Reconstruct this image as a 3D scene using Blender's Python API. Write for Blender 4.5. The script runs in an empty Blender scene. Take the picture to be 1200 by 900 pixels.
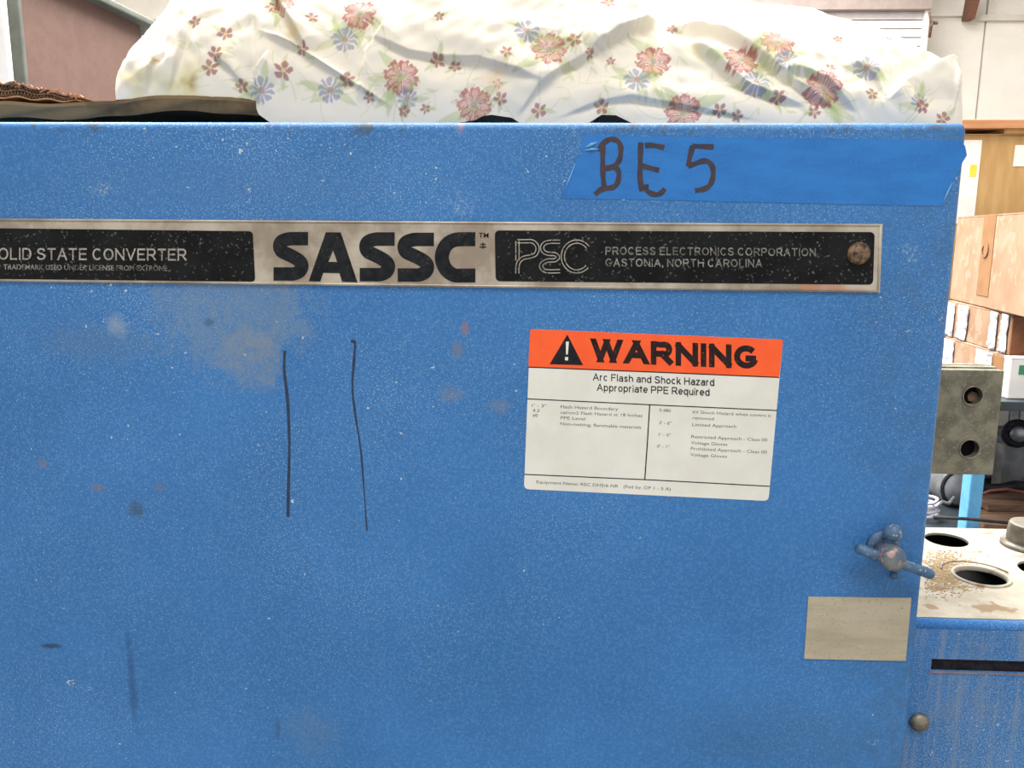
import bpy, bmesh, math, random
import numpy as np
from mathutils import Vector, Matrix, Euler, noise as mnoise

random.seed(7)
rng = np.random.default_rng(7)
SC = bpy.context.scene
COL = SC.collection
R = math.radians

# ------------------------------------------------------------------ camera
F = 970.0                      # focal length in pixels of the 1200x900 frame
CAMZ = 1.5
PITCH, YAW, ROLL = 10.2, 2.5, 0.40
cd = bpy.data.cameras.new('camera')
cam = bpy.data.objects.new('camera', cd)
COL.objects.link(cam)
cd.sensor_width = 36
cd.lens = F / 1200 * 36
cd.clip_start = 0.02
CAMROT = (Matrix.Rotation(R(YAW), 4, 'Z') @ Matrix.Rotation(R(90 - PITCH), 4, 'X') @ Matrix.Rotation(R(ROLL), 4, 'Z'))
cam.matrix_world = Matrix.Translation((0, 0, CAMZ)) @ CAMROT
SC.camera = cam
SC.view_settings.view_transform = 'Standard'
SC.view_settings.look = 'None'
SC.view_settings.gamma = 1
SC.view_settings.exposure = 0.0

# ------------------------------------------------------------------ light
world = bpy.data.worlds.new('world')
SC.world = world
world.use_nodes = True
wb = world.node_tree.nodes['Background']
wb.inputs[0].default_value = (1.0, 0.985, 0.955, 1)
wb.inputs[1].default_value = 0.84


def area(name, loc, rot, sx, sy, power, color=(1, 1, 1)):
    l = bpy.data.lights.new(name, 'AREA')
    l.shape = 'RECTANGLE'
    l.size, l.size_y, l.energy, l.color = sx, sy, power, color
    o = bpy.data.objects.new(name, l)
    COL.objects.link(o)
    o.location = loc
    o.rotation_euler = rot
    return o


area('skylight', (-0.6, 2.6, 4.05), (0, 0, 0), 3.0, 3.2, 690, (1, 0.99, 0.96))
area('skylight', (1.0, 5.4, 4.05), (0, 0, 0), 3.0, 1.2, 170, (1, 0.99, 0.97))
area('skylight', (0.3, -1.0, 4.05), (0, 0, 0), 2.4, 1.2, 75, (1, 0.99, 0.97))

# ------------------------------------------------------------------ helpers


def ray(u, v):
    d = Vector(((u - 600) / F, -(v - 450) / F, -1))
    return CAMROT.to_3x3() @ d


def P(u, v, Y):                      # point on the plane y = Y
    d = ray(u, v)
    return Vector((0, 0, CAMZ)) + d * (Y / d.y)


def Pz(u, v, Z):                     # point on the plane z = Z
    d = ray(u, v)
    return Vector((0, 0, CAMZ)) + d * ((Z - CAMZ) / d.z)


def lin(c):
    return tuple(((x / 255) / 12.92 if x / 255 <= 0.04045 else ((x / 255 + 0.055) / 1.055) ** 2.4) for x in c) + (1,)


def setinfo(o, label=None, cat=None, group=None, kind=None):
    if label: o['label'] = label
    if cat: o['category'] = cat
    if group: o['group'] = group
    if kind: o['kind'] = kind
    return o


def empty(name, loc, label, cat, group=None):
    o = bpy.data.objects.new(name, None)
    COL.objects.link(o)
    o.location = loc
    o.empty_display_size = 0.05
    return setinfo(o, label, cat, group)


def link(name, me, m, parent=None, smooth=False, label=None):
    """meshes are always in world coordinates; parenting keeps them there"""
    me.name = name
    if m is not None:
        me.materials.clear()
        me.materials.append(m)
    if smooth:
        me.polygons.foreach_set('use_smooth', [True] * len(me.polygons))
    o = bpy.data.objects.new(name, me)
    COL.objects.link(o)
    if parent is not None:
        o.parent = parent
        off = Vector((0, 0, 0))
        p = parent
        while p is not None:
            off += p.location
            p = p.parent
        me.transform(Matrix.Translation(-off))
    if label: o['label'] = label
    return o


def bev(o, w, seg=2):
    md = o.modifiers.new('bevel', 'BEVEL')
    md.width, md.segments, md.limit_method, md.angle_limit = w, seg, 'ANGLE', R(35)
    o.data.polygons.foreach_set('use_smooth', [True] * len(o.data.polygons))
    wn = o.modifiers.new('wn', 'WEIGHTED_NORMAL')
    wn.keep_sharp = False
    return o


class MB:
    def __init__(s): s.v, s.f = [], []

    def quad8(s, pts):               # 8 corners: bottom loop 4, top loop 4
        b = len(s.v)
        s.v += [tuple(p) for p in pts]
        for q in ((3, 2, 1, 0), (4, 5, 6, 7), (0, 1, 5, 4), (1, 2, 6, 5), (2, 3, 7, 6), (3, 0, 4, 7)):
            s.f.append(tuple(b + i for i in q))
        return s

    def box(s, x0, x1, y0, y1, z0, z1):
        return s.quad8([(x0, y0, z0), (x1, y0, z0), (x1, y1, z0), (x0, y1, z0), (x0, y0, z1), (x1, y0, z1), (x1, y1, z1), (x0, y1, z1)])

    def obox(s, c, ax, ay, az):      # centre and half axis vectors
        c, ax, ay, az = Vector(c), Vector(ax), Vector(ay), Vector(az)
        return s.quad8([c - ax - ay - az, c + ax - ay - az, c + ax + ay - az, c - ax + ay - az, c - ax - ay + az, c + ax - ay + az, c + ax + ay + az, c - ax + ay + az])

    def tube(s, pts, rad, n=10, closed=False):
        pts = [Vector(p) for p in pts]
        rads = rad if hasattr(rad, '__len__') else [rad] * len(pts)
        b = len(s.v)
        m = len(pts)
        up = Vector((0, 0, 1))
        prev = None
        for i, p in enumerate(pts):
            if closed:
                t = pts[(i + 1) % m] - pts[i - 1]
            else:
                t = pts[min(i + 1, m - 1)] - pts[max(i - 1, 0)]
            t.normalize()
            a = (prev - t * prev.dot(t)) if prev is not None else t.cross(up if abs(t.z) < 0.9 else Vector((1, 0, 0)))
            a.normalize()
            prev = a
            c = t.cross(a)
            for k in range(n):
                q = 2 * math.pi * k / n
                s.v.append(tuple(p + (a * math.cos(q) + c * math.sin(q)) * rads[i]))
        for i in range(m if closed else m - 1):
            j = (i + 1) % m
            for k in range(n):
                l = (k + 1) % n
                s.f.append((b + i * n + k, b + i * n + l, b + j * n + l, b + j * n + k))
        if not closed:
            s.f.append(tuple(b + k for k in range(n))[::-1])
            s.f.append(tuple(b + (m - 1) * n + k for k in range(n)))
        return s

    def lathe(s, c, axis, prof, n=32):
        """prof: list of (radius, height along axis)"""
        c, axis = Vector(c), Vector(axis).normalized()
        a = axis.orthogonal().normalized()
        d = axis.cross(a)
        b = len(s.v)
        for r_, h in prof:
            for k in range(n):
                q = 2 * math.pi * k / n
                s.v.append(tuple(c + axis * h + (a * math.cos(q) + d * math.sin(q)) * r_))
        for i in range(len(prof) - 1):
            for k in range(n):
                l = (k + 1) % n
                s.f.append((b + i * n + k, b + i * n + l, b + (i + 1) * n + l, b + (i + 1) * n + k))
        s.f.append(tuple(b + k for k in range(n))[::-1])
        s.f.append(tuple(b + (len(prof) - 1) * n + k for k in range(n)))
        return s

    def mesh(s, name='m'):
        me = bpy.data.meshes.new(name)
        me.from_pydata(s.v, [], s.f)
        me.update()
        bm = bmesh.new()
        bm.from_mesh(me)
        bmesh.ops.recalc_face_normals(bm, faces=bm.faces)
        bm.to_mesh(me)
        bm.free()
        return me

    def build(s, name, m, parent=None, smooth=False, label=None):
        return link(name, s.mesh(name), m, parent, smooth, label)


def curve_mesh(loops, extrude=0.0, bevel=0.0):
    cu = bpy.data.curves.new('c', 'CURVE')
    cu.dimensions = '2D'
    cu.fill_mode = 'BOTH'
    cu.extrude = extrude
    cu.bevel_depth = bevel
    cu.bevel_resolution = 2
    for lp in loops:
        sp = cu.splines.new('POLY')
        sp.points.add(len(lp) - 1)
        for i, p in enumerate(lp):
            sp.points[i].co = (p[0], p[1], 0, 1)
        sp.use_cyclic_u = True
    o = bpy.data.objects.new('c', cu)
    COL.objects.link(o)
    bpy.context.view_layer.update()
    me = bpy.data.meshes.new_from_object(o.evaluated_get(bpy.context.evaluated_depsgraph_get()))
    bpy.data.objects.remove(o)
    bpy.data.curves.remove(cu)
    return me


def rrect(x0, y0, x1, y1, r, n=6):
    pts = []
    for cx, cy, a0 in ((x1 - r, y1 - r, 0), (x0 + r, y1 - r, 90), (x0 + r, y0 + r, 180), (x1 - r, y0 + r, 270)):
        for k in range(n + 1):
            a = R(a0 + 90 * k / n)
            pts.append((cx + r * math.cos(a), cy + r * math.sin(a)))
    return pts


def circ(cx, cy, r, n=32):
    return [(cx + r * math.cos(2 * math.pi * k / n), cy + r * math.sin(2 * math.pi * k / n)) for k in range(n)]


# -------- materials
def nodes_of(name):
    m = bpy.data.materials.new(name)
    m.use_nodes = True
    nt = m.node_tree
    return m, nt, nt.nodes['Principled BSDF']


def N(nt, t, **kw):
    n = nt.nodes.new(t)
    for k, v in kw.items():
        if k in n.inputs.keys():
            n.inputs[k].default_value = v
        else:
            setattr(n, k, v)
    return n


def noise(nt, scale, detail=4, rough=0.55, vec=None, dist=0.0):
    n = N(nt, 'ShaderNodeTexNoise')
    n.inputs['Scale'].default_value = scale
    n.inputs['Detail'].default_value = detail
    n.inputs['Roughness'].default_value = rough
    n.inputs['Distortion'].default_value = dist
    if vec is None:
        g = nt.nodes.get('GEO') or N(nt, 'ShaderNodeNewGeometry')
        g.name = 'GEO'
        vec = g.outputs['Position']
    nt.links.new(vec, n.inputs['Vector'])
    return n.outputs['Fac']


def ramp(nt, src, a, b, lo=0.0, hi=1.0):
    n = N(nt, 'ShaderNodeMapRange')
    n.interpolation_type = 'SMOOTHSTEP'
    nt.links.new(src, n.inputs['Value'])
    n.inputs['From Min'].default_value = a
    n.inputs['From Max'].default_value = b
    n.inputs['To Min'].default_value = lo
    n.inputs['To Max'].default_value = hi
    return n.outputs['Result']


def mul(nt, a, b, op='MULTIPLY'):
    n = N(nt, 'ShaderNodeMath', operation=op)
    for i, x in enumerate((a, b)):
        if isinstance(x, (int, float)):
            n.inputs[i].default_value = x
        else:
            nt.links.new(x, n.inputs[i])
    return n.outputs[0]


def mix(nt, fac, a, b):
    n = N(nt, 'ShaderNodeMix', data_type='RGBA')
    for sock, x in ((n.inputs[0], fac), (n.inputs[6], a), (n.inputs[7], b)):
        if isinstance(x, (int, float)):
            sock.default_value = x
        elif isinstance(x, tuple):
            sock.default_value = x
        else:
            nt.links.new(x, sock)
    return n.outputs[2]


def bump(nt, bs, h, strength, dist=0.001):
    b = N(nt, 'ShaderNodeBump')
    b.inputs['Strength'].default_value = strength
    b.inputs['Distance'].default_value = dist
    nt.links.new(h, b.inputs['Height'])
    nt.links.new(b.outputs[0], bs.inputs['Normal'])


def pm(name, c1, c2=None, scale=20, rough=0.6, metal=0.0, bmp=0.0, speck=None, lo=0.35, hi=0.65, stretch=None):
    """two-tone noise material; speck = (colour, scale, threshold)"""
    m, nt, bs = nodes_of(name)
    c2 = c2 or tuple(int(x * 0.88) for x in c1)
    vec = None
    if stretch:
        g = N(nt, 'ShaderNodeNewGeometry')
        mp = N(nt, 'ShaderNodeMapping')
        mp.inputs['Scale'].default_value = stretch
        nt.links.new(g.outputs['Position'], mp.inputs['Vector'])
        vec = mp.outputs[0]
    n = noise(nt, scale, 5, 0.6, vec)
    c = mix(nt, ramp(nt, n, lo, hi), lin(c1), lin(c2))
    if speck:
        s = noise(nt, speck[1], 2, 0.5)
        c = mix(nt, ramp(nt, s, speck[2], speck[2] + 0.06), c, lin(speck[0]))
    nt.links.new(c, bs.inputs['Base Color'])
    bs.inputs['Roughness'].default_value = rough
    bs.inputs['Metallic'].default_value = metal
    if sum(c1) < 130:
        bs.inputs['Specular IOR Level'].default_value = 0.15
    if bmp:
        bump(nt, bs, n, bmp)
    return m


DY = 0.56                                   # door front plane


def ell(nt, u, v, ru, rv, soft=0.5, warp=0.0):
    """elliptic mask with a soft noisy edge around a point of the door"""
    c = P(u, v, DY)
    g = nt.nodes.get('GEO')
    mp = N(nt, 'ShaderNodeVectorMath', operation='SUBTRACT')
    nt.links.new(g.outputs['Position'], mp.inputs[0])
    mp.inputs[1].default_value = c
    mm = N(nt, 'ShaderNodeVectorMath', operation='MULTIPLY')
    nt.links.new(mp.outputs[0], mm.inputs[0])
    k = F / DY
    mm.inputs[1].default_value = (k / ru, 0, k / rv)
    ln = N(nt, 'ShaderNodeVectorMath', operation='LENGTH')
    nt.links.new(mm.outputs[0], ln.inputs[0])
    d = ln.outputs['Value']
    if warp:
        w = nt.nodes.get('WARP')
        if w is None:
            noise(nt, 70, 6, 0.7).node.name = 'WARP'
            w = nt.nodes.get('WARP')
        w = w.outputs['Fac']
        w = mul(nt, mul(nt, w, 0.5, 'SUBTRACT'), warp)
        d = mul(nt, d, w, 'ADD')
    return ramp(nt, d, 1 - soft, 1 + soft, 1.0, 0.0)


def blue_paint(name, wear=0.0, door=False):
    m, nt, bs = nodes_of(name)
    n1 = noise(nt, 7, 6, 0.6)
    c = mix(nt, ramp(nt, n1, 0.3, 0.7), lin((54, 117, 183)), lin((46, 106, 168)))
    n2 = noise(nt, 420, 3, 0.7)                      # fine orange-peel mottling
    c = mix(nt, ramp(nt, n2, 0.42, 0.68, 0, 0.36), c, lin((96, 150, 200)))
    nb = noise(nt, 4.2, 4, 0.6)
    n3 = noise(nt, 900, 2, 0.5)
    n3b = mul(nt, n3, mul(nt, nb, 0.34), 'ADD')
    c = mix(nt, ramp(nt, n3b, 0.775 - wear * 0.05, 0.85 - wear * 0.05, 0, 0.6), c, lin((160, 184, 204)))
    n4 = noise(nt, 240, 2, 0.5)                      # sparse white chips
    n4b = mul(nt, n4, mul(nt, nb, 0.30), 'ADD')
    c = mix(nt, ramp(nt, n4b, 0.915 - wear * 0.03, 0.935 - wear * 0.03, 0, 0.85), c, lin((195, 206, 214)))
    if wear:
        n5 = noise(nt, 30, 6, 0.7)
        c = mix(nt, ramp(nt, n5, 0.45, 0.75, 0, 0.5 * wear), c, lin((112, 124, 138)))
        g = nt.nodes.get('GEO')
        mp = N(nt, 'ShaderNodeMapping')
        mp.inputs['Rotation'].default_value = (0, 0.5, 0)
        mp.inputs['Scale'].default_value = (150, 1, 9)
        nt.links.new(g.outputs['Position'], mp.inputs['Vector'])
        c = mix(nt, ramp(nt, noise(nt, 1.0, 6, 0.75, mp.outputs[0]), 0.44, 0.66, 0, 0.5 * wear), c, lin((134, 146, 158)))
    if door:
        sp = ramp(nt, noise(nt, 160, 3, 0.6), 0.30, 0.6, 0.5, 1.0)
        e1 = mul(nt, mul(nt, ell(nt, 275, 368, 88, 66, 0.30, 2.0), sp), 0.50)
        c = mix(nt, e1, c, lin((120, 138, 154)))
        e1 = mul(nt, mul(nt, ell(nt, 296, 418, 38, 36, 0.30, 1.5), sp), 0.42)
        c = mix(nt, e1, c, lin((132, 142, 150)))
        for u, v, ru, rv, cc, a in (
                (136, 382, 12, 12, (150, 165, 182), .7), (245, 378, 5, 4, (60, 84, 116), .8), (545, 385, 4, 8, (150, 110, 92), .7),
                (536, 410, 6, 9, (120, 118, 126), .6), (530, 462, 14, 9, (120, 130, 146), .6), (583, 475, 13, 8, (112, 128, 150), .6),
                (160, 597, 9, 8, (62, 74, 84), .7), (115, 571, 8, 4, (128, 108, 104), .6), (50, 543, 5, 5, (128, 112, 120), .5),
                (188, 571, 7, 5, (100, 110, 132), .5), (155, 800, 5, 55, (40, 74, 120), .7), (60, 757, 10, 3, (32, 42, 60), .9),
                (110, 400, 60, 22, (90, 118, 150), .4), (255, 215, 190, 26, (74, 118, 168), .35), (120, 222, 10, 7, (190, 198, 205), .5),
                (540, 240, 10, 10, (190, 200, 208), .5), (83, 799, 4, 4, (215, 215, 215), .9), (105, 807, 3, 2, (205, 208, 215), .8),
                (545, 268, 4, 4, (200, 205, 208), .5), (900, 860, 120, 40, (60, 100, 140), .3), (1068, 300, 9, 12, (170, 190, 205), .5),
                (540, 148, 4, 9, (185, 150, 130), .5), (430, 145, 3, 3, (170, 120, 90), .8), (870, 147, 30, 3, (60, 80, 100), .5),
                (1024, 870, 7, 4, (190, 205, 215), .8), (365, 860, 30, 30, (100, 128, 160), .35), (325, 855, 3, 14, (50, 80, 120), .6)):
            k_ = ell(nt, u, v, ru, rv, 0.6, 2.6)
            if sum(cc) > 540:
                k_ = mul(nt, k_, ramp(nt, noise(nt, 520, 2, .6), .5, .62))
            c = mix(nt, mul(nt, k_, a * .8), c, lin(cc))
        # chipped paint along the folded top edge
        g = nt.nodes.get('GEO')
        sx = N(nt, 'ShaderNodeSeparateXYZ')
        nt.links.new(g.outputs['Position'], sx.inputs[0])
        zt = P(600, 146, DY).z
        near = ramp(nt, sx.outputs['Z'], zt - 0.012, zt - 0.001)
        chips = mul(nt, near, ramp(nt, noise(nt, 60, 5, 0.7), 0.56, 0.66, 0, .8))
        c = mix(nt, chips, c, lin((70, 84, 96)))
        # darker, greyer mottled zone down the right side
        edge = ramp(nt, sx.outputs['X'], P(960, 500, DY).x, P(1100, 500, DY).x)
        c = mix(nt, mul(nt, edge, ramp(nt, noise(nt, 40, 6, 0.75), 0.4, 0.7, 0.10, 0.62)), c, lin((62, 96, 132)))
    nt.links.new(c, bs.inputs['Base Color'])
    bs.inputs['Roughness'].default_value = 0.5
    bs.inputs['Specular IOR Level'].default_value = 0.35
    bump(nt, bs, n2, 0.35, 0.0004)
    return m


M_door = blue_paint('blue door paint', 0.0, True)
M_blue = blue_paint('blue cabinet paint', 0.0)
M_bluew = blue_paint('worn blue paint', 1.0)
M_steel = pm('stained stainless', (192, 182, 168), (148, 134, 118), 30, 0.5, 0.2, 0.15, ((180, 134, 110), 16, 0.62))
M_enamel = pm('black enamel', (10, 12, 13), (24, 26, 27), 45, 0.55, 0, 0.1, ((92, 94, 92), 520, 0.64))
M_letter_metal = pm('bare metal lettering', (176, 170, 160), (140, 134, 126), 140, 0.5, 0.2, 0, ((70, 66, 60), 500, 0.6))
M_letter_faint = pm('faint metal lettering', (150, 148, 142), (96, 94, 90), 140, 0.5, 0.1, 0, ((50, 50, 48), 500, 0.56))
M_black = pm('black ink', (20, 23, 27), (36, 38, 42), 160, 0.6, 0, 0, ((70, 70, 70), 520, 0.66))
M_blackworn = pm('worn black ink', (34, 24, 26), (48, 34, 34), 120, 0.6, 0, 0, ((150, 74, 48), 520, 0.64))
M_orange = pm('orange print', (252, 96, 36), (246, 88, 32), 60, 0.55, 0, 0, ((250, 140, 100), 900, 0.70))
M_white = pm('white label vinyl', (228, 227, 220), (220, 219, 211), 30, 0.5)
M_grey_ink = pm('grey print', (66, 66, 66), (104, 104, 102), 900, 0.6)
M_tape = pm('blue masking tape', (36, 118, 196), (30, 108, 184), 30, 0.7, 0, 0.2, ((40, 122, 200), 1100, 0.6), stretch=(1, 1, 3))
M_marker = pm('marker ink', (40, 40, 58), (66, 48, 52), 120, 0.45)
M_markthin = pm('thin marker ink', (34, 52, 84), (26, 40, 66), 200, 0.5)
M_blank = pm('brushed blank plate', (186, 176, 156), (168, 158, 136), 16, 0.55, 0.15, 0.1, ((160, 150, 126), 700, 0.62), stretch=(1, 1, 5))
M_busbar = pm('grey tinned busbar', (134, 129, 110), (100, 96, 82), 60, 0.6, 0.25, 0.5, ((138, 132, 116), 420, 0.60))
M_latch = pm('painted latch', (86, 116, 146), (60, 92, 128), 150, 0.5, 0.1, 0.4, ((150, 160, 168), 300, 0.6))
M_latchworn = pm('worn latch face', (126, 128, 128), (84, 104, 126), 90, 0.5, 0.3, 0.3, ((178, 150, 140), 160, 0.55))
M_dusty = pm('dusty cream top plate', (184, 177, 162), (162, 152, 134), 26, 0.8, 0, 0.4, ((146, 124, 98), 50, 0.61))
M_dust = pm('sawdust', (178, 152, 114), (160, 136, 100), 200, 0.95, 0, 0.6)
M_dark = pm('dark void', (14, 13, 13), (20, 18, 18), 20, 0.9)
M_slot = pm('dark slot strip', (22, 20, 28), (42, 38, 44), 200, 0.7)
M_bolt = pm('zinc bolt', (146, 138, 120), (110, 104, 92), 160, 0.5, 0.5, 0.3)
M_card = pm('cardboard', (142, 112, 82), (118, 92, 66), 40, 0.85, 0, 0.2)
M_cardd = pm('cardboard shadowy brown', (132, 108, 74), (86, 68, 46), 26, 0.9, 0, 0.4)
M_cardtorn = pm('torn cardboard', (196, 150, 118), (150, 108, 80), 120, 0.9, 0, 0.4)
M_pinkbrown = pm('pinkish brown panel', (104, 76, 65), (97, 70, 60), 30, 0.7, 0, 0.1, ((110, 82, 70), 300, 0.6))
M_greygreen = pm('grey green frame', (96, 100, 90), (84, 88, 80), 30, 0.6)
M_wall = pm('painted wall', (228, 222, 214), (220, 214, 204), 3, 0.85)
M_ceil = pm('ceiling white', (232, 230, 226), (224, 222, 218), 3, 0.9)
M_floor = pm('concrete floor', (150, 148, 144), (124, 122, 118), 4, 0.8)
M_trim = pm('wall ledge', (206, 200, 188), (196, 188, 176), 8, 0.7)
M_brownbeam = pm('brown rafter', (128, 86, 68), (108, 72, 58), 30, 0.8, 0, 0.2, stretch=(1, 6, 6))
M_mauve = pm('mauve grey header', (150, 136, 130), (140, 126, 120), 14, 0.8)
M_siding = pm('pale door slat', (206, 200, 200), (196, 190, 190), 12, 0.6)
M_kraft = pm('yellow kraft carton', (184, 150, 100), (172, 138, 88), 14, 0.85, 0, 0.1, stretch=(3, 3, .6))
M_pinkkraft = pm('pinkish carton', (164, 130, 104), (148, 115, 88), 9, 0.85, 0, 0.1, ((166, 137, 114), 26, 0.55))
M_browntape = pm('brown tape', (146, 104, 62), (136, 94, 54), 20, 0.5)
M_orangewood = pm('orange wood board', (188, 136, 96), (172, 120, 80), 12, 0.7, 0, 0.1, stretch=(.5, 6, 6))
M_wrap = pm('white wrap', (238, 236, 240), (170, 170, 184), 60, 0.3)
M_redbrown = pm('shaded carton end', (148, 98, 68), (128, 82, 56), 20, 0.85)
M_paper = pm('white paper', (232, 228, 222), (224, 218, 212), 20, 0.7)
M_yellowdot = pm('yellow sticker', (214, 206, 70), (206, 196, 60), 30, 0.6)
M_greendot = pm('green print', (60, 132, 96), (70, 140, 104), 30, 0.6)
M_shelfdark = pm('dark shelf edge', (48, 58, 64), (38, 46, 50), 20, 0.6)
M_postblue = pm('light blue post', (96, 166, 206), (84, 152, 196), 30, 0.5)
M_rubber = pm('black rubber', (34, 34, 38), (54, 54, 58), 60, 0.6)
M_greybag = pm('grey plastic bag', (196, 196, 210), (140, 140, 156), 14, 0.35, 0, 0.4)
M_motor = pm('grey housing', (150, 152, 156), (116, 120, 124), 20, 0.5, 0.2)
M_metal = pm('silver metal', (178, 180, 184), (140, 144, 148), 30, 0.35, 0.6)
M_rustwood = pm('dark brown wood', (126, 96, 76), (88, 66, 52), 20, 0.85, 0, 0.3, stretch=(.6, 5, 5))
M_redwire = pm('red wire', (128, 66, 56), (108, 54, 46), 30, 0.6)
M_cable = pm('white cable', (206, 204, 214), (180, 178, 190), 30, 0.5)


# ------------------------------------------------------------------ the setting
def plane_box(name, x0, x1, y0, y1, z0, z1, m, kind='structure'):
    o = MB().box(x0, x1, y0, y1, z0, z1).build(name, m)
    o['kind'] = kind
    return o


WY = 7.0
plane_box('floor', -5.1, 5.1, -3, WY, -0.1, 0, M_floor)
plane_box('ceiling', -5.1, 5.1, -3, WY, 4.2, 4.3, M_ceil)
wall = plane_box('wall_back', -5.1, 5.1, WY + 0.03, WY + 0.15, 0, 4.2, M_wall)
plane_box('wall_left', -5.2, -5.1, -3, WY + 0.03, 0, 4.2, M_wall)
plane_box('wall_right', 5.1, 5.2, -3, WY + 0.03, 0, 4.2, M_wall)
# wall panels with open joints, lower course and upper course above the ledge
xs = [P(1150, 80, WY).x + 1.22 * k for k in range(-7, 2)]
zl = P(1170, 23, WY).z
for i in range(len(xs) - 1):
    for z0, z1 in ((0.0, zl - 0.012), (zl + 0.03, 4.2)):
        o = MB().box(xs[i] + 0.008, xs[i + 1] - 0.008, WY + 0.005, WY + 0.03, z0, z1).build('wall_panel', M_wall, wall)
led = MB().box(P(1132, 23, WY).x, 5.1, WY - 0.03, WY + 0.03, zl - 0.012, zl + 0.03).build('trim_1', M_trim)
led['kind'] = 'structure'
# rafter running up from the ledge
a = P(1137, 22, WY - 0.1)
b_ = P(1176, -60, WY - 0.9)
mb = MB()
d = (b_ - a)
sx = Vector((P(1160, 0, WY).x - P(1134, 0, WY).x, 0, 0)) * 0.42
mb.quad8([a - sx * .35, a + sx * .5, a + sx * .5 + Vector((0, .09, 0)), a - sx * .35 + Vector((0, .09, 0)),
          Vector((b_.x - sx.x, b_.y, 4.195)), Vector((b_.x + sx.x, b_.y, 4.195)), Vector((b_.x + sx.x, b_.y + .12, 4.195)), Vector((b_.x - sx.x, b_.y + .12, 4.195))])
o = mb.build('trim_2', M_brownbeam)
o['kind'] = 'structure'
# sectional door behind the cloth, with its header
YS = WY - 0.35
dr = bpy.data.objects.new('door_1', None)
COL.objects.link(dr)
dr.location = P(960, 40, YS)
dr.location.z = 0
dr['kind'] = 'structure'
x0, x1 = P(560, 20, YS).x, P(1088, 20, YS).x
zt = P(980, 13, YS).z
MB().box(x0 - .05, x1, YS - .05, YS + .3, zt, zt + 0.55).build('door_header', M_mauve, dr)
k = 0
z = zt
while z > 0.05:
    z0 = max(0.0, z - 0.062)
    bev(MB().box(x0, x1 - .03, YS + .02, YS + .06, z0 + .006, z).build('slat', M_siding, dr), 0.004)
    z = z0
MB().box(x0, x1 - .03, YS + .06, YS + .12, 0, zt).build('door_leaf', M_mauve, dr)
MB().box(x1 - .03, x1, YS - .02, YS + .3, 0, zt).build('door_jamb', M_wall, dr)
# little bracket with a forked hook on the jamb
hk = empty('wall_hook', P(1090, 40, YS - .04), 'small dark forked hook on the pale door jamb above the cloth', 'hook')
mb = MB()
mb.tube([P(1089, 44, YS - .03), P(1091, 30, YS - .05), P(1094, 25, YS - .07)], .012, 8)
mb.build('stem', M_rustwood, hk, True)
MB().tube([P(1091, 29, YS - .05), P(1089, 14, YS - .03)], .008, 8).build('prong', M_rustwood, hk, True)
MB().tube([P(1092, 27, YS - .05), P(1099, 27, YS - .07)], .01, 8).build('prong', M_rustwood, hk, True)

# ------------------------------------------------------------------ blue cabinet
xr = (P(1133, 160, DY).x + P(1061, 900, DY).x) / 2
ztop = (P(300, 141.5, DY).z + P(1000, 143.5, DY).z) / 2
XL = -0.82
cab = empty('equipment_cabinet', ((XL + xr) / 2, 0.86, 0), 'large blue painted steel equipment cabinet with warning label and nameplate on its door', 'cabinet')
body = bev(MB().box(XL + .004, xr - .006, DY + .019, 1.16, 0.08, ztop - .004).build('body', M_blue, cab), .003)
MB().box(XL + .03, xr - .03, DY + .06, 1.12, 0.0, 0.08).build('plinth', M_dark, cab)
bev(MB().box(XL, xr, DY, DY + .018, 0.12, ztop).build('door', M_door, cab), .0055, 4)


def D(u, v, off=0.0):
    return P(u, v, DY - off)


def bil(q, s, t):
    """q: TL, TR, BR, BL pixel corners; s right, t down"""
    tl, tr, br, bl = q
    return tuple((tl[i] * (1 - s) + tr[i] * s) * (1 - t) + (bl[i] * (1 - s) + br[i] * s) * t for i in (0, 1))


def flat(name, loops, off, thick, m, parent, label=None):
    """filled outline given in pixels of the door face, built on the door as a thin solid"""
    me = curve_mesh([[(D(*p).x, D(*p).z) for p in lp] for lp in loops], thick / 2)
    me.transform(Matrix(((1, 0, 0, 0), (0, 0, 1, DY - off - thick / 2), (0, 1, 0, 0), (0, 0, 0, 1))))
    bm = bmesh.new(); bm.from_mesh(me); bmesh.ops.recalc_face_normals(bm, faces=bm.faces); bm.to_mesh(me); bm.free()
    return link(name, me, m, parent, False, label)


def strokes(paths, off):
    """paths: [(points px, width px or list)] -> one mesh of flat strokes on the door"""
    vs, fs = [], []
    for pts, w in paths:
        n = len(pts)
        ws = w if hasattr(w, '__len__') else [w] * n
        b = len(vs)
        off += 9e-6
        for i in range(n):
            x0, y0 = pts[max(i - 1, 0)]
            x1, y1 = pts[min(i + 1, n - 1)]
            l = math.hypot(x1 - x0, y1 - y0) or 1
            nx, ny = -(y1 - y0) / l, (x1 - x0) / l
            k = 1.0
            if 0 < i < n - 1:
                ax, ay = pts[i][0] - x0, pts[i][1] - y0
                la = math.hypot(ax, ay) or 1
                cc = abs((ax * (x1 - x0) + ay * (y1 - y0)) / (la * l))
                k = min(1.5, 1 / max(cc, .4))
            h = ws[i] / 2 * k
            vs.append(tuple(D(pts[i][0] + nx * h, pts[i][1] + ny * h, off)))
            vs.append(tuple(D(pts[i][0] - nx * h, pts[i][1] - ny * h, off)))
        for i in range(n - 1):
            fs.append((b + 2 * i, b + 2 * i + 1, b + 2 * i + 3, b + 2 * i + 2))
    me = bpy.data.meshes.new('s')
    me.from_pydata(vs, [], fs)
    return me


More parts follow.
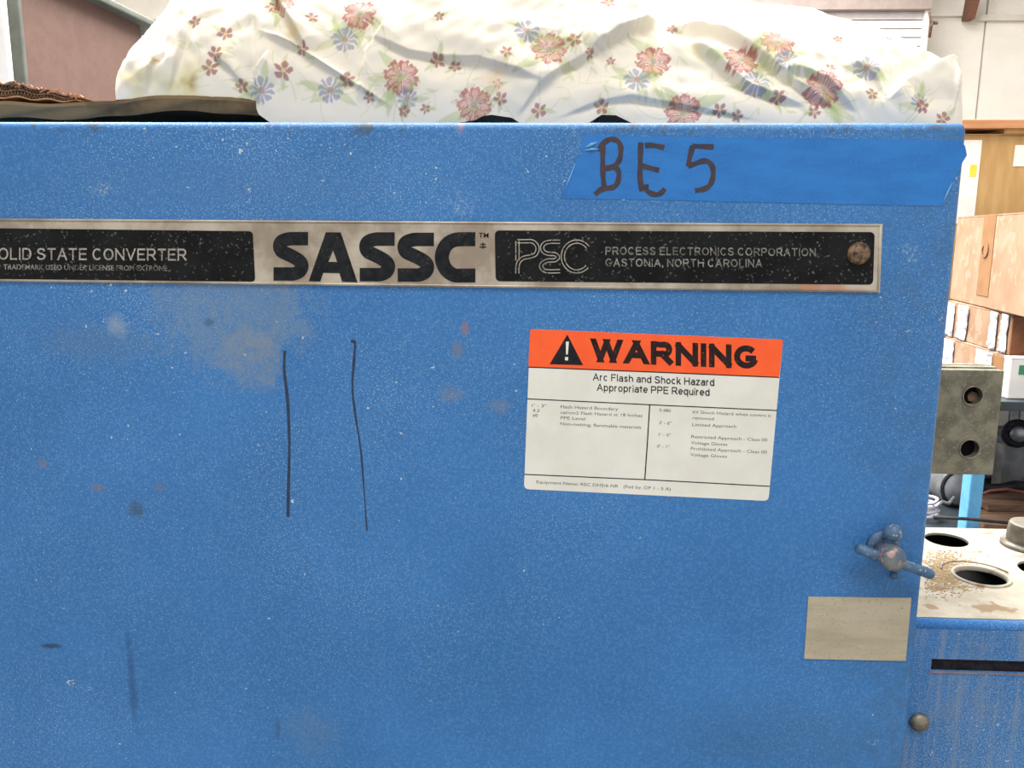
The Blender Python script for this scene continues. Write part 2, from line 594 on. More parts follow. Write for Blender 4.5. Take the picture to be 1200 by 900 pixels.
def smooth_path(pts, n=6):
    out = []
    m = len(pts)
    for i in range(m - 1):
        p0, p1, p2, p3 = pts[max(i - 1, 0)], pts[i], pts[i + 1], pts[min(i + 2, m - 1)]
        for k in range(n):
            t = k / n
            out.append(tuple(0.5 * (2 * p1[j] + (p2[j] - p0[j]) * t + (2 * p0[j] - 5 * p1[j] + 4 * p2[j] - p3[j]) * t * t + (3 * p1[j] - p0[j] - 3 * p2[j] + p3[j]) * t ** 3) for j in range(2)))
    out.append(tuple(pts[-1]))
    return out


def text_mesh(items, off, bold=0.0):
    """items: (string, x0, y0, x1, y1, cap height): baseline from (x0,y0) to (x1,y1) in door pixels"""
    vs, fs = [], []
    for s, x0, y0, x1, y1, h in items:
        cu = bpy.data.curves.new('t', 'FONT')
        cu.body = s
        cu.size = 1
        cu.offset = bold
        cu.resolution_u = 3
        o = bpy.data.objects.new('t', cu)
        COL.objects.link(o)
        bpy.context.view_layer.update()
        me = bpy.data.meshes.new_from_object(o.evaluated_get(bpy.context.evaluated_depsgraph_get()))
        co = np.array([v.co[:2] for v in me.vertices])
        b = len(vs)
        xm, xM = co[:, 0].min(), co[:, 0].max()
        cap = 0.70 + 2 * bold
        l = math.hypot(x1 - x0, y1 - y0)
        dx, dy = (x1 - x0) / l, (y1 - y0) / l
        for x, y in co:
            a = (x - xm) / (xM - xm) * l
            bb = (y + bold) / cap * h
            vs.append(tuple(D(x0 + dx * a + dy * bb * 1.0, y0 + dy * a - bb, off)))
        fs += [tuple(b + i for i in p.vertices) for p in me.polygons]
        bpy.data.objects.remove(o)
        bpy.data.curves.remove(cu)
        bpy.data.meshes.remove(me)
    me = bpy.data.meshes.new('t')
    me.from_pydata(vs, [], fs)
    return me


def arc(cx, cy, rx, ry, a0, a1, n=10):
    return [(cx + rx * math.cos(R(a0 + (a1 - a0) * k / n)), cy + ry * math.sin(R(a0 + (a1 - a0) * k / n))) for k in range(n + 1)]


def bowl(x0, y0, x1, y1, k=.5, n=8):
    """from top left, round the right side, back to bottom left"""
    r_ = (y1 - y0) / 2
    cx = max(x1 - r_ * .9, x0 + (x1 - x0) * k)
    return [(x0, y1)] + arc(cx, (y0 + y1) / 2, x1 - cx, r_, 90, -90, n) + [(x0, y0)]


SX = .72   # x height
SPL = lambda pts: smooth_path(pts, 4)
GL = {
    'A': (.86, [[(0, 0), (.5, 1)], [(.5, 1), (1, 0)], [(.19, .32), (.81, .32)]]),
    'C': (.84, [arc(.5, .5, .5, .5, 42, 318, 16)]),
    'D': (.82, [[(0, 0), (0, 1)], bowl(0, 0, 1, 1)]),
    'E': (.70, [[(0, 0), (0, 1)], [(0, 1), (1, 1)], [(0, .52), (.9, .52)], [(0, 0), (1, 0)]]),
    'F': (.66, [[(0, 0), (0, 1)], [(0, 1), (1, 1)], [(0, .52), (.85, .52)]]),
    'G': (.90, [arc(.5, .5, .5, .5, 42, 345, 16), [(.58, .42), (.9, .42)]]),
    'H': (.80, [[(0, 0), (0, 1)], [(1, 0), (1, 1)], [(0, .53), (1, .53)]]),
    'I': (.0, [[(.5, 0), (.5, 1)]]),
    'K': (.80, [[(0, 0), (0, 1)], [(0, .35), (1, 1)], [(.3, .5), (1, 0)]]),
    'L': (.62, [[(0, 1), (0, 0)], [(0, 0), (1, 0)]]),
    'M': (.95, [[(0, 0), (0, 1)], [(0, 1), (.5, .1)], [(.5, .1), (1, 1)], [(1, 1), (1, 0)]]),
    'N': (.82, [[(0, 0), (0, 1)], [(0, 1), (1, 0)], [(1, 0), (1, 1)]]),
    'O': (.92, [arc(.5, .5, .5, .5, 0, 360, 24)]),
    'P': (.74, [[(0, 0), (0, 1)], bowl(0, .45, 1, 1)]),
    'R': (.80, [[(0, 0), (0, 1)], bowl(0, .46, .95, 1), [(.5, .46), (1, 0)]]),
    'S': (.76, [SPL([(.95, .78), (.80, .95), (.5, 1), (.18, .94), (.05, .77), (.18, .60), (.5, .52), (.85, .42), (.98, .24), (.84, .07), (.5, 0), (.16, .05), (0, .24)])]),
    'T': (.76, [[(0, 1), (1, 1)], [(.5, 1), (.5, 0)]]),
    'U': (.80, [[(0, 1)] + arc(.5, .34, .5, .34, 180, 360, 10) + [(1, 1)]]),
    'V': (.86, [[(0, 1), (.5, 0)], [(.5, 0), (1, 1)]]),
    'W': (1.22, [[(0, 1), (.25, 0)], [(.25, 0), (.5, 1)], [(.5, 1), (.75, 0)], [(.75, 0), (1, 1)]]),
    'X': (.82, [[(0, 0), (1, 1)], [(0, 1), (1, 0)]]),
    ',': (.0, [[(.6, .04), (.3, -.16)]]),
    'a': (.58, [[(1, 0), (1, SX * .7)], SPL([(1, SX * .62), (.9, SX * .93), (.5, SX), (.1, SX * .82)]), arc(.48, SX * .30, .48, SX * .30, 0, 360, 14)]),
    'c': (.56, [arc(.5, SX / 2, .5, SX / 2, 45, 315, 14)]),
    'd': (.60, [[(1, 0), (1, 1)], arc(.5, SX / 2, .5, SX / 2, 0, 360, 16)]),
    'e': (.60, [arc(.5, SX / 2, .5, SX / 2, 0, 318, 14), [(.04, SX / 2), (.96, SX / 2)]]),
    'h': (.56, [[(0, 0), (0, 1)], [(0, SX * .6)] + arc(.5, SX * .6, .5, SX * .4, 180, 0, 8)[1:] + [(1, 0)]]),
    'i': (.0, [[(.5, 0), (.5, .60)], [(.5, .93), (.5, 1)]]),
    'k': (.54, [[(0, 0), (0, 1)], [(0, .24), (.9, SX)], [(.35, .40), (1, 0)]]),
    'l': (.0, [[(.5, 0), (.5, 1)]]),
    'n': (.56, [[(0, 0), (0, SX)], [(0, SX * .6)] + arc(.5, SX * .6, .5, SX * .4, 180, 0, 8)[1:] + [(1, 0)]]),
    'o': (.60, [arc(.5, SX / 2, .5, SX / 2, 0, 360, 18)]),
    'p': (.60, [[(0, -.3), (0, SX)], arc(.5, SX / 2, .5, SX / 2, 0, 360, 16)]),
    'q': (.60, [[(1, -.3), (1, SX)], arc(.5, SX / 2, .5, SX / 2, 0, 360, 16)]),
    'r': (.32, [[(0, 0), (0, SX)], SPL([(0, SX * .55), (.3, SX * .9), (1, SX)])]),
    's': (.50, [SPL([(.95, SX * .76), (.5, SX), (.08, SX * .78), (.5, SX * .53), (.95, SX * .25), (.5, 0), (.0, SX * .24)])]),
    't': (.28, [[(.4, 1), (.4, .12), (1, 0)], [(-.3, SX), (1.1, SX)]]),
    'u': (.56, [[(0, SX)] + arc(.5, SX * .38, .5, SX * .38, 180, 360, 8) + [(1, SX)], [(1, SX), (1, 0)]]),
    'z': (.50, [[(0, SX), (1, SX)], [(1, SX), (0, 0)], [(0, 0), (1, 0)]]),
}


def sans(s_, x0, y0, x1, y1, h, t, off, gap=.16, skew=0.0):
    """stroke-built sans lettering, baseline (x0,y0)-(x1,y1) px, cap height h px, t = stroke / cap height"""
    x = 0
    segs = []
    for ch in s_:
        if ch == ' ':
            x += .42
            continue
        w, pl = GL[ch]
        for p in pl:
            q = [(x + t / 2 + a * w, t / 2 + b * (1 - t)) for a, b in p]
            if len(q) == 2 and abs(q[1][1] - q[0][1]) > abs(q[1][0] - q[0][0]):
                # steep stroke: its ends are cut level with the baseline and the cap line
                (ax, ay), (bx, by) = sorted(q, key=lambda z_: z_[1])
                l = math.hypot(bx - ax, by - ay)
                sl = (bx - ax) / (by - ay)
                e0 = t / 2 if ay < .9 else 0
                segs.append(('q', ax - sl * e0, ay - e0, bx + sl * t / 2, by + t / 2, t * l / (by - ay)))
                continue
            if len(q) == 2:                               # square caps on straight strokes
                l = math.hypot(q[1][0] - q[0][0], q[1][1] - q[0][1])
                ux, uy = (q[1][0] - q[0][0]) / l * t * .42, (q[1][1] - q[0][1]) / l * t * .42
                q = [(q[0][0] - ux, q[0][1] - uy), (q[1][0] + ux, q[1][1] + uy)]
            segs.append(q)
        x += w + t + gap
    L_ = x - gap
    l = math.hypot(x1 - x0, y1 - y0)
    dx, dy = (x1 - x0) / l, (y1 - y0) / l
    k = l / L_
    out = []
    quads = []
    for q in segs:
        if q[0] == 'q':
            _, ax, ay, bx, by, w_ = q
            f_ = lambda a, b: (x0 + dx * a * k - 0 * b, y0 + dy * a * k - b * h)
            quads.append([f_(ax - w_ / 2, ay), f_(ax + w_ / 2, ay), f_(bx + w_ / 2, by), f_(bx - w_ / 2, by)])
            continue
        out.append(([(x0 + dx * a * k + skew * b * h, y0 + dy * a * k - b * h) for a, b in q], t * (h * .55 + k * .45)))
    me = strokes(out, off)
    bm = bmesh.new()
    bm.from_mesh(me)
    for i, q in enumerate(quads):
        bm.faces.new([bm.verts.new(D(u, v, off + 4e-6 + 9e-6 * (i % 24))) for u, v in q])
    bm.to_mesh(me)
    bm.free()
    return me


def fix_normals(me):
    """thin print faces look towards the room"""
    return me


# ---- nameplate
NP = [(-90, 255.5), (1033.5, 262.5), (1030, 342.5), (-90, 328.5)]
npl = empty('nameplate', (0, 0, 0), None, None)
npl.parent = cab
c0 = D(480, 300)
npl.location = c0 - cab.location
plate_o = flat('plate', [[bil(NP, s, t) for s, t in ((0, 0), (1, 0), (1, 1), (0, 1))]], 0.0, .0014, M_steel, npl)
bev(plate_o, .0004, 1)
# raised rim along the edges
rim = [((-90, 257.3), (1031.5, 264.2)), ((1031.6, 263.5), (1028.6, 341.5)), ((1029, 340.7), (-90, 327.2))]
mb = MB()
for p, q in rim:
    mb.tube([D(*p, .0014), D(*q, .0014)], .0007, 6)
mb.build('rim', M_steel, npl, True)


def rr_px(q, r, n=5):
    """rounded quad, corner radius in px"""
    out = []
    for i in range(4):
        p, a, b = Vector(q[i]), Vector(q[i - 1]), Vector(q[(i + 1) % 4])
        da, db = (a - p).normalized() * r, (b - p).normalized() * r
        for k in range(n + 1):
            t = k / n
            out.append(tuple((p + da) * (1 - t) ** 2 + p * 2 * t * (1 - t) + (p + db) * t * t))
    return out


flat('enamel_field', [rr_px([(-80, 266.5), (297, 271), (300, 330), (-80, 326)], 5)], .0014, .0002, M_enamel, npl)
flat('enamel_field', [rr_px([(580, 270), (1024, 272), (1022, 333.5), (581, 329.5)], 6)], .0014, .0002, M_enamel, npl)


# SASSC heavy letters
def Sg(x0, y0, w, h):
    t = h * 0.275
    c = [(1.0, .138), (.66, .138), (.42, .145), (.23, .20), (.18, .30), (.24, .395), (.42, .46), (.60, .525), (.77, .61), (.82, .71), (.75, .81), (.58, .862), (.36, .864), (0.0, .864)]
    pts = smooth_path([(x0 + p[0] * w, y0 + p[1] * h) for p in c], 5)
    return (pts, t)


def Cg(x0, y0, w, h):
    t = h * 0.285
    c = [(1.0, .13), (.70, .13), (.45, .15), (.24, .27), (.145, .5), (.24, .73), (.45, .86), (.70, .87), (1.0, .87)]
    pts = smooth_path([(x0 + p[0] * w, y0 + p[1] * h) for p in c], 5)
    return (pts, [t] * len(pts))


lo = .0016
paths = [Sg(320.5, 271.8, 40.5, 57), Sg(421.5, 272.2, 41, 57.5), Sg(466, 272.6, 42.5, 57.5), Cg(511, 272.8, 46, 57.5)]
for q_ in paths:
    link('lettering', strokes([q_], lo), M_black, npl, label='heavy black letter ' + ('C' if q_ is paths[-1] else 'S'))
flat('lettering', [[(382.5, 272.2), (400, 272.4), (419.5, 330.6), (401.5, 330.2), (398.5, 320), (379.5, 319.6), (376, 329.8), (362.5, 329.4)], [(391, 293), (395.8, 307), (385.5, 306.7)]], .0014, .0002, M_black, npl, 'heavy black letter A')
link('lettering', text_mesh([('TM', 561, 278.5, 572.5, 278.8, 6)], lo, .01), M_black, npl, label='tiny black trademark letters')
link('registered_mark', strokes([([(563, 286.5), (569, 286.5)], 1.6), ([(562, 289.5), (570, 289.5)], 1.2), ([(566, 284), (566, 291.5)], 1.5)], lo), M_black, npl)


# PEC outline logo: each stroke is a pair of lines
def pz(x, y): return (580 + x / 8.571, 265 + y / 8.571)


def offset_path(pts, o):
    out = []
    for i, p in enumerate(pts):
        a, b = pts[max(i - 1, 0)], pts[min(i + 1, len(pts) - 1)]
        l = math.hypot(b[0] - a[0], b[1] - a[1]) or 1
        out.append((p[0] - (b[1] - a[1]) / l * o, p[1] + (b[0] - a[0]) / l * o))
    return out


Pp = smooth_path([pz(*p) for p in ((226, 152), (300, 152), (375, 154), (418, 190), (428, 235), (405, 285), (350, 306), (290, 318), (245, 352), (228, 400), (224, 476))], 6)
Ep = smooth_path([pz(*p) for p in ((655, 157), (560, 157), (500, 172), (474, 212), (490, 256), (540, 278), (600, 282), (634, 312), (600, 342), (530, 346), (478, 372), (464, 405), (488, 440), (540, 454), (655, 452))], 6)
Cp = [pz(822 + 140 * math.cos(R(a)), 305 + 150 * math.sin(R(a))) for a in range(-38, -323, -8)]
Ps = [pz(226, 150), pz(226, 250), pz(226, 345)]
pp = []
for pth in (Pp, Ep, Cp, Ps):
    for o_ in (-1.9, 1.9):
        pp.append((offset_path(pth, o_), 1.15))
link('lettering', strokes(pp, lo + .0001), M_letter_metal, npl, label='PEC monogram in doubled outline strokes')
link('lettering', sans('SOLID STATE CONVERTER', -14, 304.4, 218.5, 305.6, 14.2, .155, lo, .20), M_letter_metal, npl, label='bare metal capitals on the left black field')
link('lettering', text_mesh([
    ('TRADEMARK USED UNDER LICENSE FROM EXTRONE', 4, 315.8, 196, 317.5, 6.2),
], lo + .0001, 0.012), M_letter_faint, npl, label='faint small trademark line')
link('lettering', sans('PROCESS ELECTRONICS CORPORATION', 709.5, 298.6, 956, 300.4, 9.6, .17, lo, .24), M_letter_faint, npl, label='upper line with the company name')
link('lettering', sans('GASTONIA, NORTH CAROLINA', 709.5, 312.4, 893, 313.4, 9.6, .17, lo, .24), M_letter_faint, npl, label='lower line with the town and state')
MB().lathe(D(1006, 297, .0014), (0, -1, 0), [(.0075, 0), (.0074, .0012), (.006, .0026), (.003, .0034), (.001, .0035)], 24).build('rivet', pm('worn rivet', (152, 122, 98), (40, 32, 28), 160, .45, .5, .4), npl, True, 'brassy worn rivet head')

# ---- masking tape
tape = empty('masking_tape', (0, 0, 0), None, None)
tape.parent = cab
tape.location = D(890, 200) - cab.location
outl = [(683, 158.5), (780, 160), (900, 161.8), (1020, 163.3), (1127, 165), (1131, 172), (1133, 182), (1128, 190), (1118, 212), (1104, 241.5), (1000, 239.5), (880, 236.8), (760, 234), (657, 232.5), (660, 225), (662, 215), (667, 207), (669, 198), (675, 190), (679, 182), (684, 178.5), (680, 173), (684, 167)]
bev(flat('tape_strip', [outl], 0.0, .0003, M_tape, tape), .0001, 1)
# raised wrinkles and edges, their highlight painted in as a paler blue
M_tapelight = pm('tape highlight blue', (120, 176, 222), (90, 150, 208), 60, .6)
for k, (p, q, r_) in enumerate((((686, 173), (700, 167), .0011), ((685, 176), (702, 175), .0009), ((1104, 240), (1116, 214), .0006), ((659, 231), (674, 192), .0005))):
    MB().tube([D(*p, .0003), D((p[0] + q[0]) / 2, (p[1] + q[1]) / 2 - .6, .0008), D(*q, .0003)], [r_ * .4, r_, r_ * .3], 8).build('wrinkle' if k < 2 else 'lifted_edge', M_tapelight, tape, True)


def tz(x, y): return (640 + x / 5.4545, 150 + y / 5.4545)


Bs = [smooth_path([tz(*p) for p in ((362, 95), (362, 180), (362, 260), (366, 330), (372, 380))], 4),
      smooth_path([tz(*p) for p in ((345, 150), (352, 110), (395, 78), (430, 72), (468, 95), (478, 150), (465, 210), (430, 245), (372, 262))], 5),
      smooth_path([tz(*p) for p in ((372, 262), (430, 250), (462, 275), (462, 330), (440, 372), (400, 385), (350, 395), (312, 425))], 5)]
Es = [smooth_path([tz(*p) for p in ((605, 92), (602, 200), (600, 300), (610, 405))], 4),
      smooth_path([tz(*p) for p in ((632, 112), (680, 110), (755, 125))], 4),
      smooth_path([tz(*p) for p in ((605, 240), (650, 252), (722, 270))], 4),
      smooth_path([tz(*p) for p in ((636, 360), (645, 400), (690, 425), (730, 418), (760, 388))], 5)]
F5 = [smooth_path([tz(*p) for p in ((1072, 122), (1000, 118), (935, 116))], 4),
      smooth_path([tz(*p) for p in ((938, 112), (920, 180), (908, 245))], 4),
      smooth_path([tz(*p) for p in ((908, 245), (960, 225), (1020, 210), (1060, 240), (1068, 300), (1050, 360), (1010, 390), (952, 400))], 5)]
for nm_, grp in (('B', Bs), ('E', Es), ('5', F5)):
    mk = [(b__, [6.0 + .7 * math.sin(i * .9) for i in range(len(b__))]) for b__ in grp]
    link('lettering', strokes(mk, .00045), M_marker, tape, label='hand written %s in dark marker' % nm_)

# ---- warning label
wl = empty('warning_label', (0, 0, 0), None, None)
wl.parent = cab
wl.location = D(765, 485) - cab.location
WQ = [(621.5, 385.5), (917.5, 398), (900.5, 587), (614, 573)]
flat('backing', [rr_px(WQ, 6)], 0.0, .00025, M_white, wl)


def wz(x, y): return (600 + x / 3.6364, 370 + y / 3.6364)


hq = [WQ[0], WQ[1], wz(1139, 262), wz(69, 217)]
hd = rr_px([hq[0], hq[1], hq[2], hq[3]], .3, 1)
flat('header_band', [rr_px([hq[0], hq[1], hq[2], hq[3]], 3.0)], .00025, .00004, M_orange, wl, 'orange band across the label top')
L1 = .00032
rules = [([wz(69, 219), wz(600, 240), wz(1139, 263)], 1.3), ([wz(64, 354), wz(600, 380), wz(1131, 404)], 1.2), ([wz(53, 676), wz(600, 700), wz(1098, 727)], 1.2), ([wz(587, 380), wz(577, 540), wz(566, 698)], 1.4)]
for r_ in rules:
    link('ruled_line', strokes([r_], L1), M_grey_ink if False else M_black, wl)
tri = [wz(236, 80), wz(303, 211), wz(160, 207)]
me = bpy.data.meshes.new('tri')
me.from_pydata([tuple(D(u, v, L1)) for u, v in tri], [], [(0, 1, 2)])
link('warning_triangle', me, M_black, wl)
link('exclamation_mark', strokes([([wz(236, 110), wz(234, 165)], [3.6, 2.2]), ([wz(233, 176), wz(232, 190)], 3.6)], L1 + .0001), M_white, wl)
link('lettering', sans('WARNING', *wz(338, 197), *wz(1050, 228), 27.6, .27, L1, .13), M_blackworn, wl, label='WARNING in heavy black capitals')
link('lettering', sans('Arc Flash and Shock Hazard', *wz(345, 276), *wz(862, 300), 8.6, .15, L1, .17), M_black, wl, label='first line naming the hazard')
link('lettering', sans('Appropriate PPE Required', *wz(362, 320), *wz(842, 342), 8.6, .15, L1, .17), M_black, wl, label='second line on the needed equipment')
small = [("1' - 3\"", 85, 388, 145, 391), ('4.3', 87, 409, 116, 411), ('#0', 88, 430, 110, 431),
         ('Flash Hazard Boundary', 207, 394, 452, 404), ('cal/cm2 Flash Hazard at 18 Inches', 207, 418, 556, 432), ('PPE Level', 207, 441, 312, 446), ('Non-melting, flammable materials', 205, 466, 550, 482),
         ('0.480', 627, 408, 676, 411), ("3' - 6\"", 627, 462, 678, 465), ("1' - 0\"", 625, 512, 676, 515), ("0' - 1\"", 618, 562, 670, 565),
         ('kV Shock Hazard when covers is', 770, 416, 1103, 432), ('removed', 770, 441, 860, 446), ('Limited Approach', 768, 470, 955, 478),
         ('Restricted Approach - Class 00', 764, 521, 1088, 536), ('Voltage Gloves', 763, 547, 918, 555), ('Prohibited Approach - Class 00', 762, 572, 1086, 588), ('Voltage Gloves', 760, 598, 916, 606),
         ('Equipment Name: REC DH5/6 NR   (Fed by: DP 1 - 5 A)', 104, 714, 676, 745)]
link('lettering', text_mesh([(s, *wz(x0, y0), *wz(x1, y1), 3.6) for s, x0, y0, x1, y1 in small], L1, 0.0), M_grey_ink, wl, label='fine grey print of the table and footer')

# ---- blank plate
bp = flat('blank_plate', [[(947, 699), (1067.5, 700.3), (1061, 774), (942, 771.5)]], 0.0, .0008, M_blank, cab, 'small blank cream metal plate')
bev(bp, .0002, 1)
# ---- two hand-drawn strokes
link('marker_stroke', strokes([(smooth_path([(334, 411), (333, 432), (337, 470), (339, 520), (338, 570), (337.5, 606)], 5), [3.4 - .4 * math.sin(i * .5) for i in range(26)])], .0001), M_markthin, cab, label='vertical hand drawn line, left')
link('marker_stroke', strokes([(smooth_path([(411, 400), (416, 402), (415, 420), (413, 455), (417, 490), (423, 530), (427, 580), (430, 622)], 5), [1.0] + [3.4 - .06 * i + .4 * math.sin(i * .8) for i in range(35)])], .0001), M_markthin, cab, label='longer vertical hand drawn line')

# ---- latch
la = empty('door_latch', (0, 0, 0), None, None)
la.parent = cab
hub = P(1047, 655, DY - .02)
hub.y = DY
la.location = hub - cab.location
MB().lathe(hub + Vector((-.001, 0, .003)), (0, -1, 0), [(.0098, 0), (.0098, .002), (.009, .0035)], 32).build('washer', M_latch, la, True)
MB().lathe(hub, (0, -1, 0), [(.0074, .003), (.0078, .010), (.0082, .014), (.0083, .020), (.0076, .0228), (.005, .024)], 28).build('hub', M_latchworn, la, True, 'worn bare metal hub end')
b1, b2 = D(1004, 642, .012), D(1093, 673.5, .012)
md_ = (b1 + b2) / 2
MB().tube([b1, b1 * .97 + b2 * .03, b1 * .65 + b2 * .35, b1 * .5 + b2 * .5, b1 * .3 + b2 * .7, b1 * .03 + b2 * .97, b2], [.0030, .0037, .0034, .0034, .0034, .0037, .0028], 14).build('wing_bar', M_latch, la, True)
MB().tube([D(1046, 648, .004), D(1045, 634, .009), D(1046, 626, .010)], [.0062, .0048, .0046], 12).build('lug', M_latch, la, True)
bm = bmesh.new()
bmesh.ops.create_uvsphere(bm, u_segments=18, v_segments=12, radius=.0062)
bmesh.ops.translate(bm, verts=bm.verts, vec=D(1046, 624.5, .0105))
me = bpy.data.meshes.new('k'); bm.to_mesh(me); bm.free()
link('knob', me, M_latch, la, True)
MB().tube([D(1048, 672, .002), D(1048, 677, .004)], .0025, 8).build('pin', M_latch, la, True)

# ---- busbar stub out of the cabinet side
BY = 0.745
tl, tr, br, bl = P(1060, 433, BY), P(1174, 434.5, BY), P(1166, 556, BY), P(1060, 555, BY)
zt_, zb_ = (tr.z + tl.z) / 2, (br.z + bl.z) / 2
xe = (tr.x + br.x) / 2
h1, h2 = P(1140, 464, BY), P(1136, 526, BY)
bb = empty('busbar', (0, 0, 0), None, None)
bb.parent = cab
bb.location = Vector((xr - .006, BY, (zt_ + zb_) / 2)) - cab.location
me = curve_mesh([rrect(xr - .04, zb_, xe, zt_, .0006, 2), circ(h1.x, h1.z, .0082, 28), circ(h2.x, h2.z, .0086, 28)], .0115 / 2)
me.transform(Matrix(((1, 0, 0, 0), (0, 0, 1, BY + .0115 / 2), (0, 1, 0, 0), (0, 0, 0, 1))))
link('bar', me, M_busbar, bb)
for yy in (.0135, .027):
    MB().box(xr - .04, xe + .001, BY + yy, BY + yy + .0105, zb_ + .004, zt_ + .001).build('bar', M_busbar if yy < .02 else M_bolt, bb)
for h in (h1, h2):
    MB().tube([Vector((h.x + .0088 * math.cos(t), BY - .0003, h.z + .0088 * math.sin(t))) for t in [2 * math.pi * k / 28 for k in range(28)]], .0008, 6, True).build('hole_rim', M_bolt, bb, True)
    MB().lathe((h.x, BY + .0105, h.z), (0, -1, 0), [(.0095, 0), (.0095, .003)], 20).build('hole_back', M_dark, bb)
MB().lathe((h1.x + .003, BY + .008, h1.z - .002), (0, -1, 0), [(.0052, 0), (.005, .0025), (.002, .003)], 6).build('bolt_end', M_rustwood, bb)

# ------------------------------------------------------------------ lower cabinet to the right
LY = 0.64
LZ = P(1130, 730, LY).z
lxl = xr - .004
lxr = 1.0
LB = Pz(1130, 619, LZ).y
low = empty('lower_cabinet', ((lxl + lxr) / 2, (LY + LB) / 2, 0), 'low blue steel cabinet with dusty cream top and round knockout holes', 'cabinet')
s1, s2 = P(1092, 772, LY), P(1290, 787, LY)
s2.z = P(1092, 787, LY).z
me = curve_mesh([[(lxl, 0.1), (lxr, 0.1), (lxr, LZ - .006), (lxl, LZ - .006)], [(s1.x, s2.z + .001), (s2.x, s2.z + .001), (s2.x, s1.z), (s1.x, s1.z)]], .001)
me.transform(Matrix(((1, 0, 0, 0), (0, 0, 1, LY + .001), (0, 1, 0, 0), (0, 0, 0, 1))))
link('front_panel', me, M_bluew, low)
MB().tube([(lxl, LY + .0062, LZ - .0062), (lxr, LY + .0062, LZ - .0062)], .0062, 20).build('folded_edge', M_blue, low, True)
MB().box(s1.x - .002, s2.x + .01, LY + .0025, LY + .004, s2.z - .004, s1.z + .004).build('slot_backing', M_slot, low)
MB().box(s1.x - .002, s2.x, LY - .0008, LY + .003, s2.z - .0008, s2.z + .0004).build('slot_lip', pm('pinkish lip', (146, 130, 138), (110, 104, 116), 90, .6), low)
MB().box(lxl + .002, lxr - .002, LY + .012, LB - .004, 0.0, LZ - .03).build('body', M_dark, low)  # near-black stands in for the unlit interior behind the knockout holes
MB().box(lxr - .003, lxr, LY + .003, LB, 0.0, LZ - .006).build('side_panel', M_bluew, low)
MB().box(lxl, lxr, LB - .003, LB, 0.0, LZ - .006).build('back_panel', M_dark, low)  # interior shade put into the colour, seen through the holes
ho = [(1109, 632.5, .0205), (1149.5, 676, .0212), (1226, 668, .0235), (1202, 612 + 60, .0)]
cs = []
for u, v, r_ in ho[:3]:
    c = Pz(u, v, LZ)
    cs.append((c.x, c.y, r_))
holes = [circ(x, y, r_, 40) for x, y, r_ in cs]
me = curve_mesh([[(lxl, LY + .009), (lxr, LY + .009), (lxr, LB), (lxl, LB)]] + holes, .0012)
me.transform(Matrix.Translation((0, 0, LZ - .0012)))
link('top_plate', me, M_dusty, low)
x, y, r_ = cs[1]
rr_ = [Vector((x + (r_ + .009) * math.cos(t), y + .006 + (r_ + .009) * math.sin(t), LZ + .0003)) for t in [2 * math.pi * k / 40 for k in range(40)]]
MB().tube(rr_[1:19], .0011, 8).build('knockout_ring', M_bolt, low, True)
rr_ = [Vector((x + (r_ + .0022) * math.cos(t), y + (r_ + .0022) * math.sin(t), LZ + .0003)) for t in [2 * math.pi * k / 40 for k in range(40)]]
MB().tube(rr_, .0018, 8, True).build('knockout_ring', M_dusty, low, True)
hb = Pz(1206, 640, LZ)
MB().lathe(hb, (0, 0, 1), [(.0262, 0), (.0262, .0035), (.0215, .004), (.0205, .0075), (.0215, .009), (.0205, .0105), (.0212, .012), (.0200, .0225), (.0190, .0243), (.0176, .0246)], 36).build('conduit_cap', pm('grey brown cap', (134, 126, 114), (104, 96, 86), 60, .5, .5, .2), low, True, 'round grey metal conduit cap')
# heap of sawdust by the latch: real grains
gr = MB()
for k in range(2600):
    u, v = random.gauss(1108, 17), random.gauss(670, 12)
    if not (1084 < u < 1170 and 645 < v < 712):
        continue
    p = Pz(u, v, LZ)
    if any((p.x - cx) ** 2 + (p.y - cy) ** 2 < (r_ + .004) ** 2 for cx, cy, r_ in cs):
        continue
    s = random.uniform(.0002, .00065)
    gr.obox(p + Vector((0, 0, s * .4)), Vector((s, s * .3, 0)), Vector((-s * .3, s * .7, 0)), Vector((0, 0, s * .5)))
o = gr.build('sawdust', M_dust, low)
o['kind'] = 'stuff'
bz = P(1076, 845, LY)
MB().lathe(bz, (0, -1, 0), [(.0072, 0), (.0078, .001), (.0074, .0038), (.005, .0056), (.002, .0060)], 24).build('bolt', M_bolt, low, True, 'round dull metal bolt head')

# ------------------------------------------------------------------ cardboard on top of the cabinet
TZ = ztop - .004
cb = empty('cardboard_sheet', P(150, 130, .72), 'bent brown cardboard sheet on the cabinet top under the left end of the cloth', 'cardboard')
cb.location.z = TZ


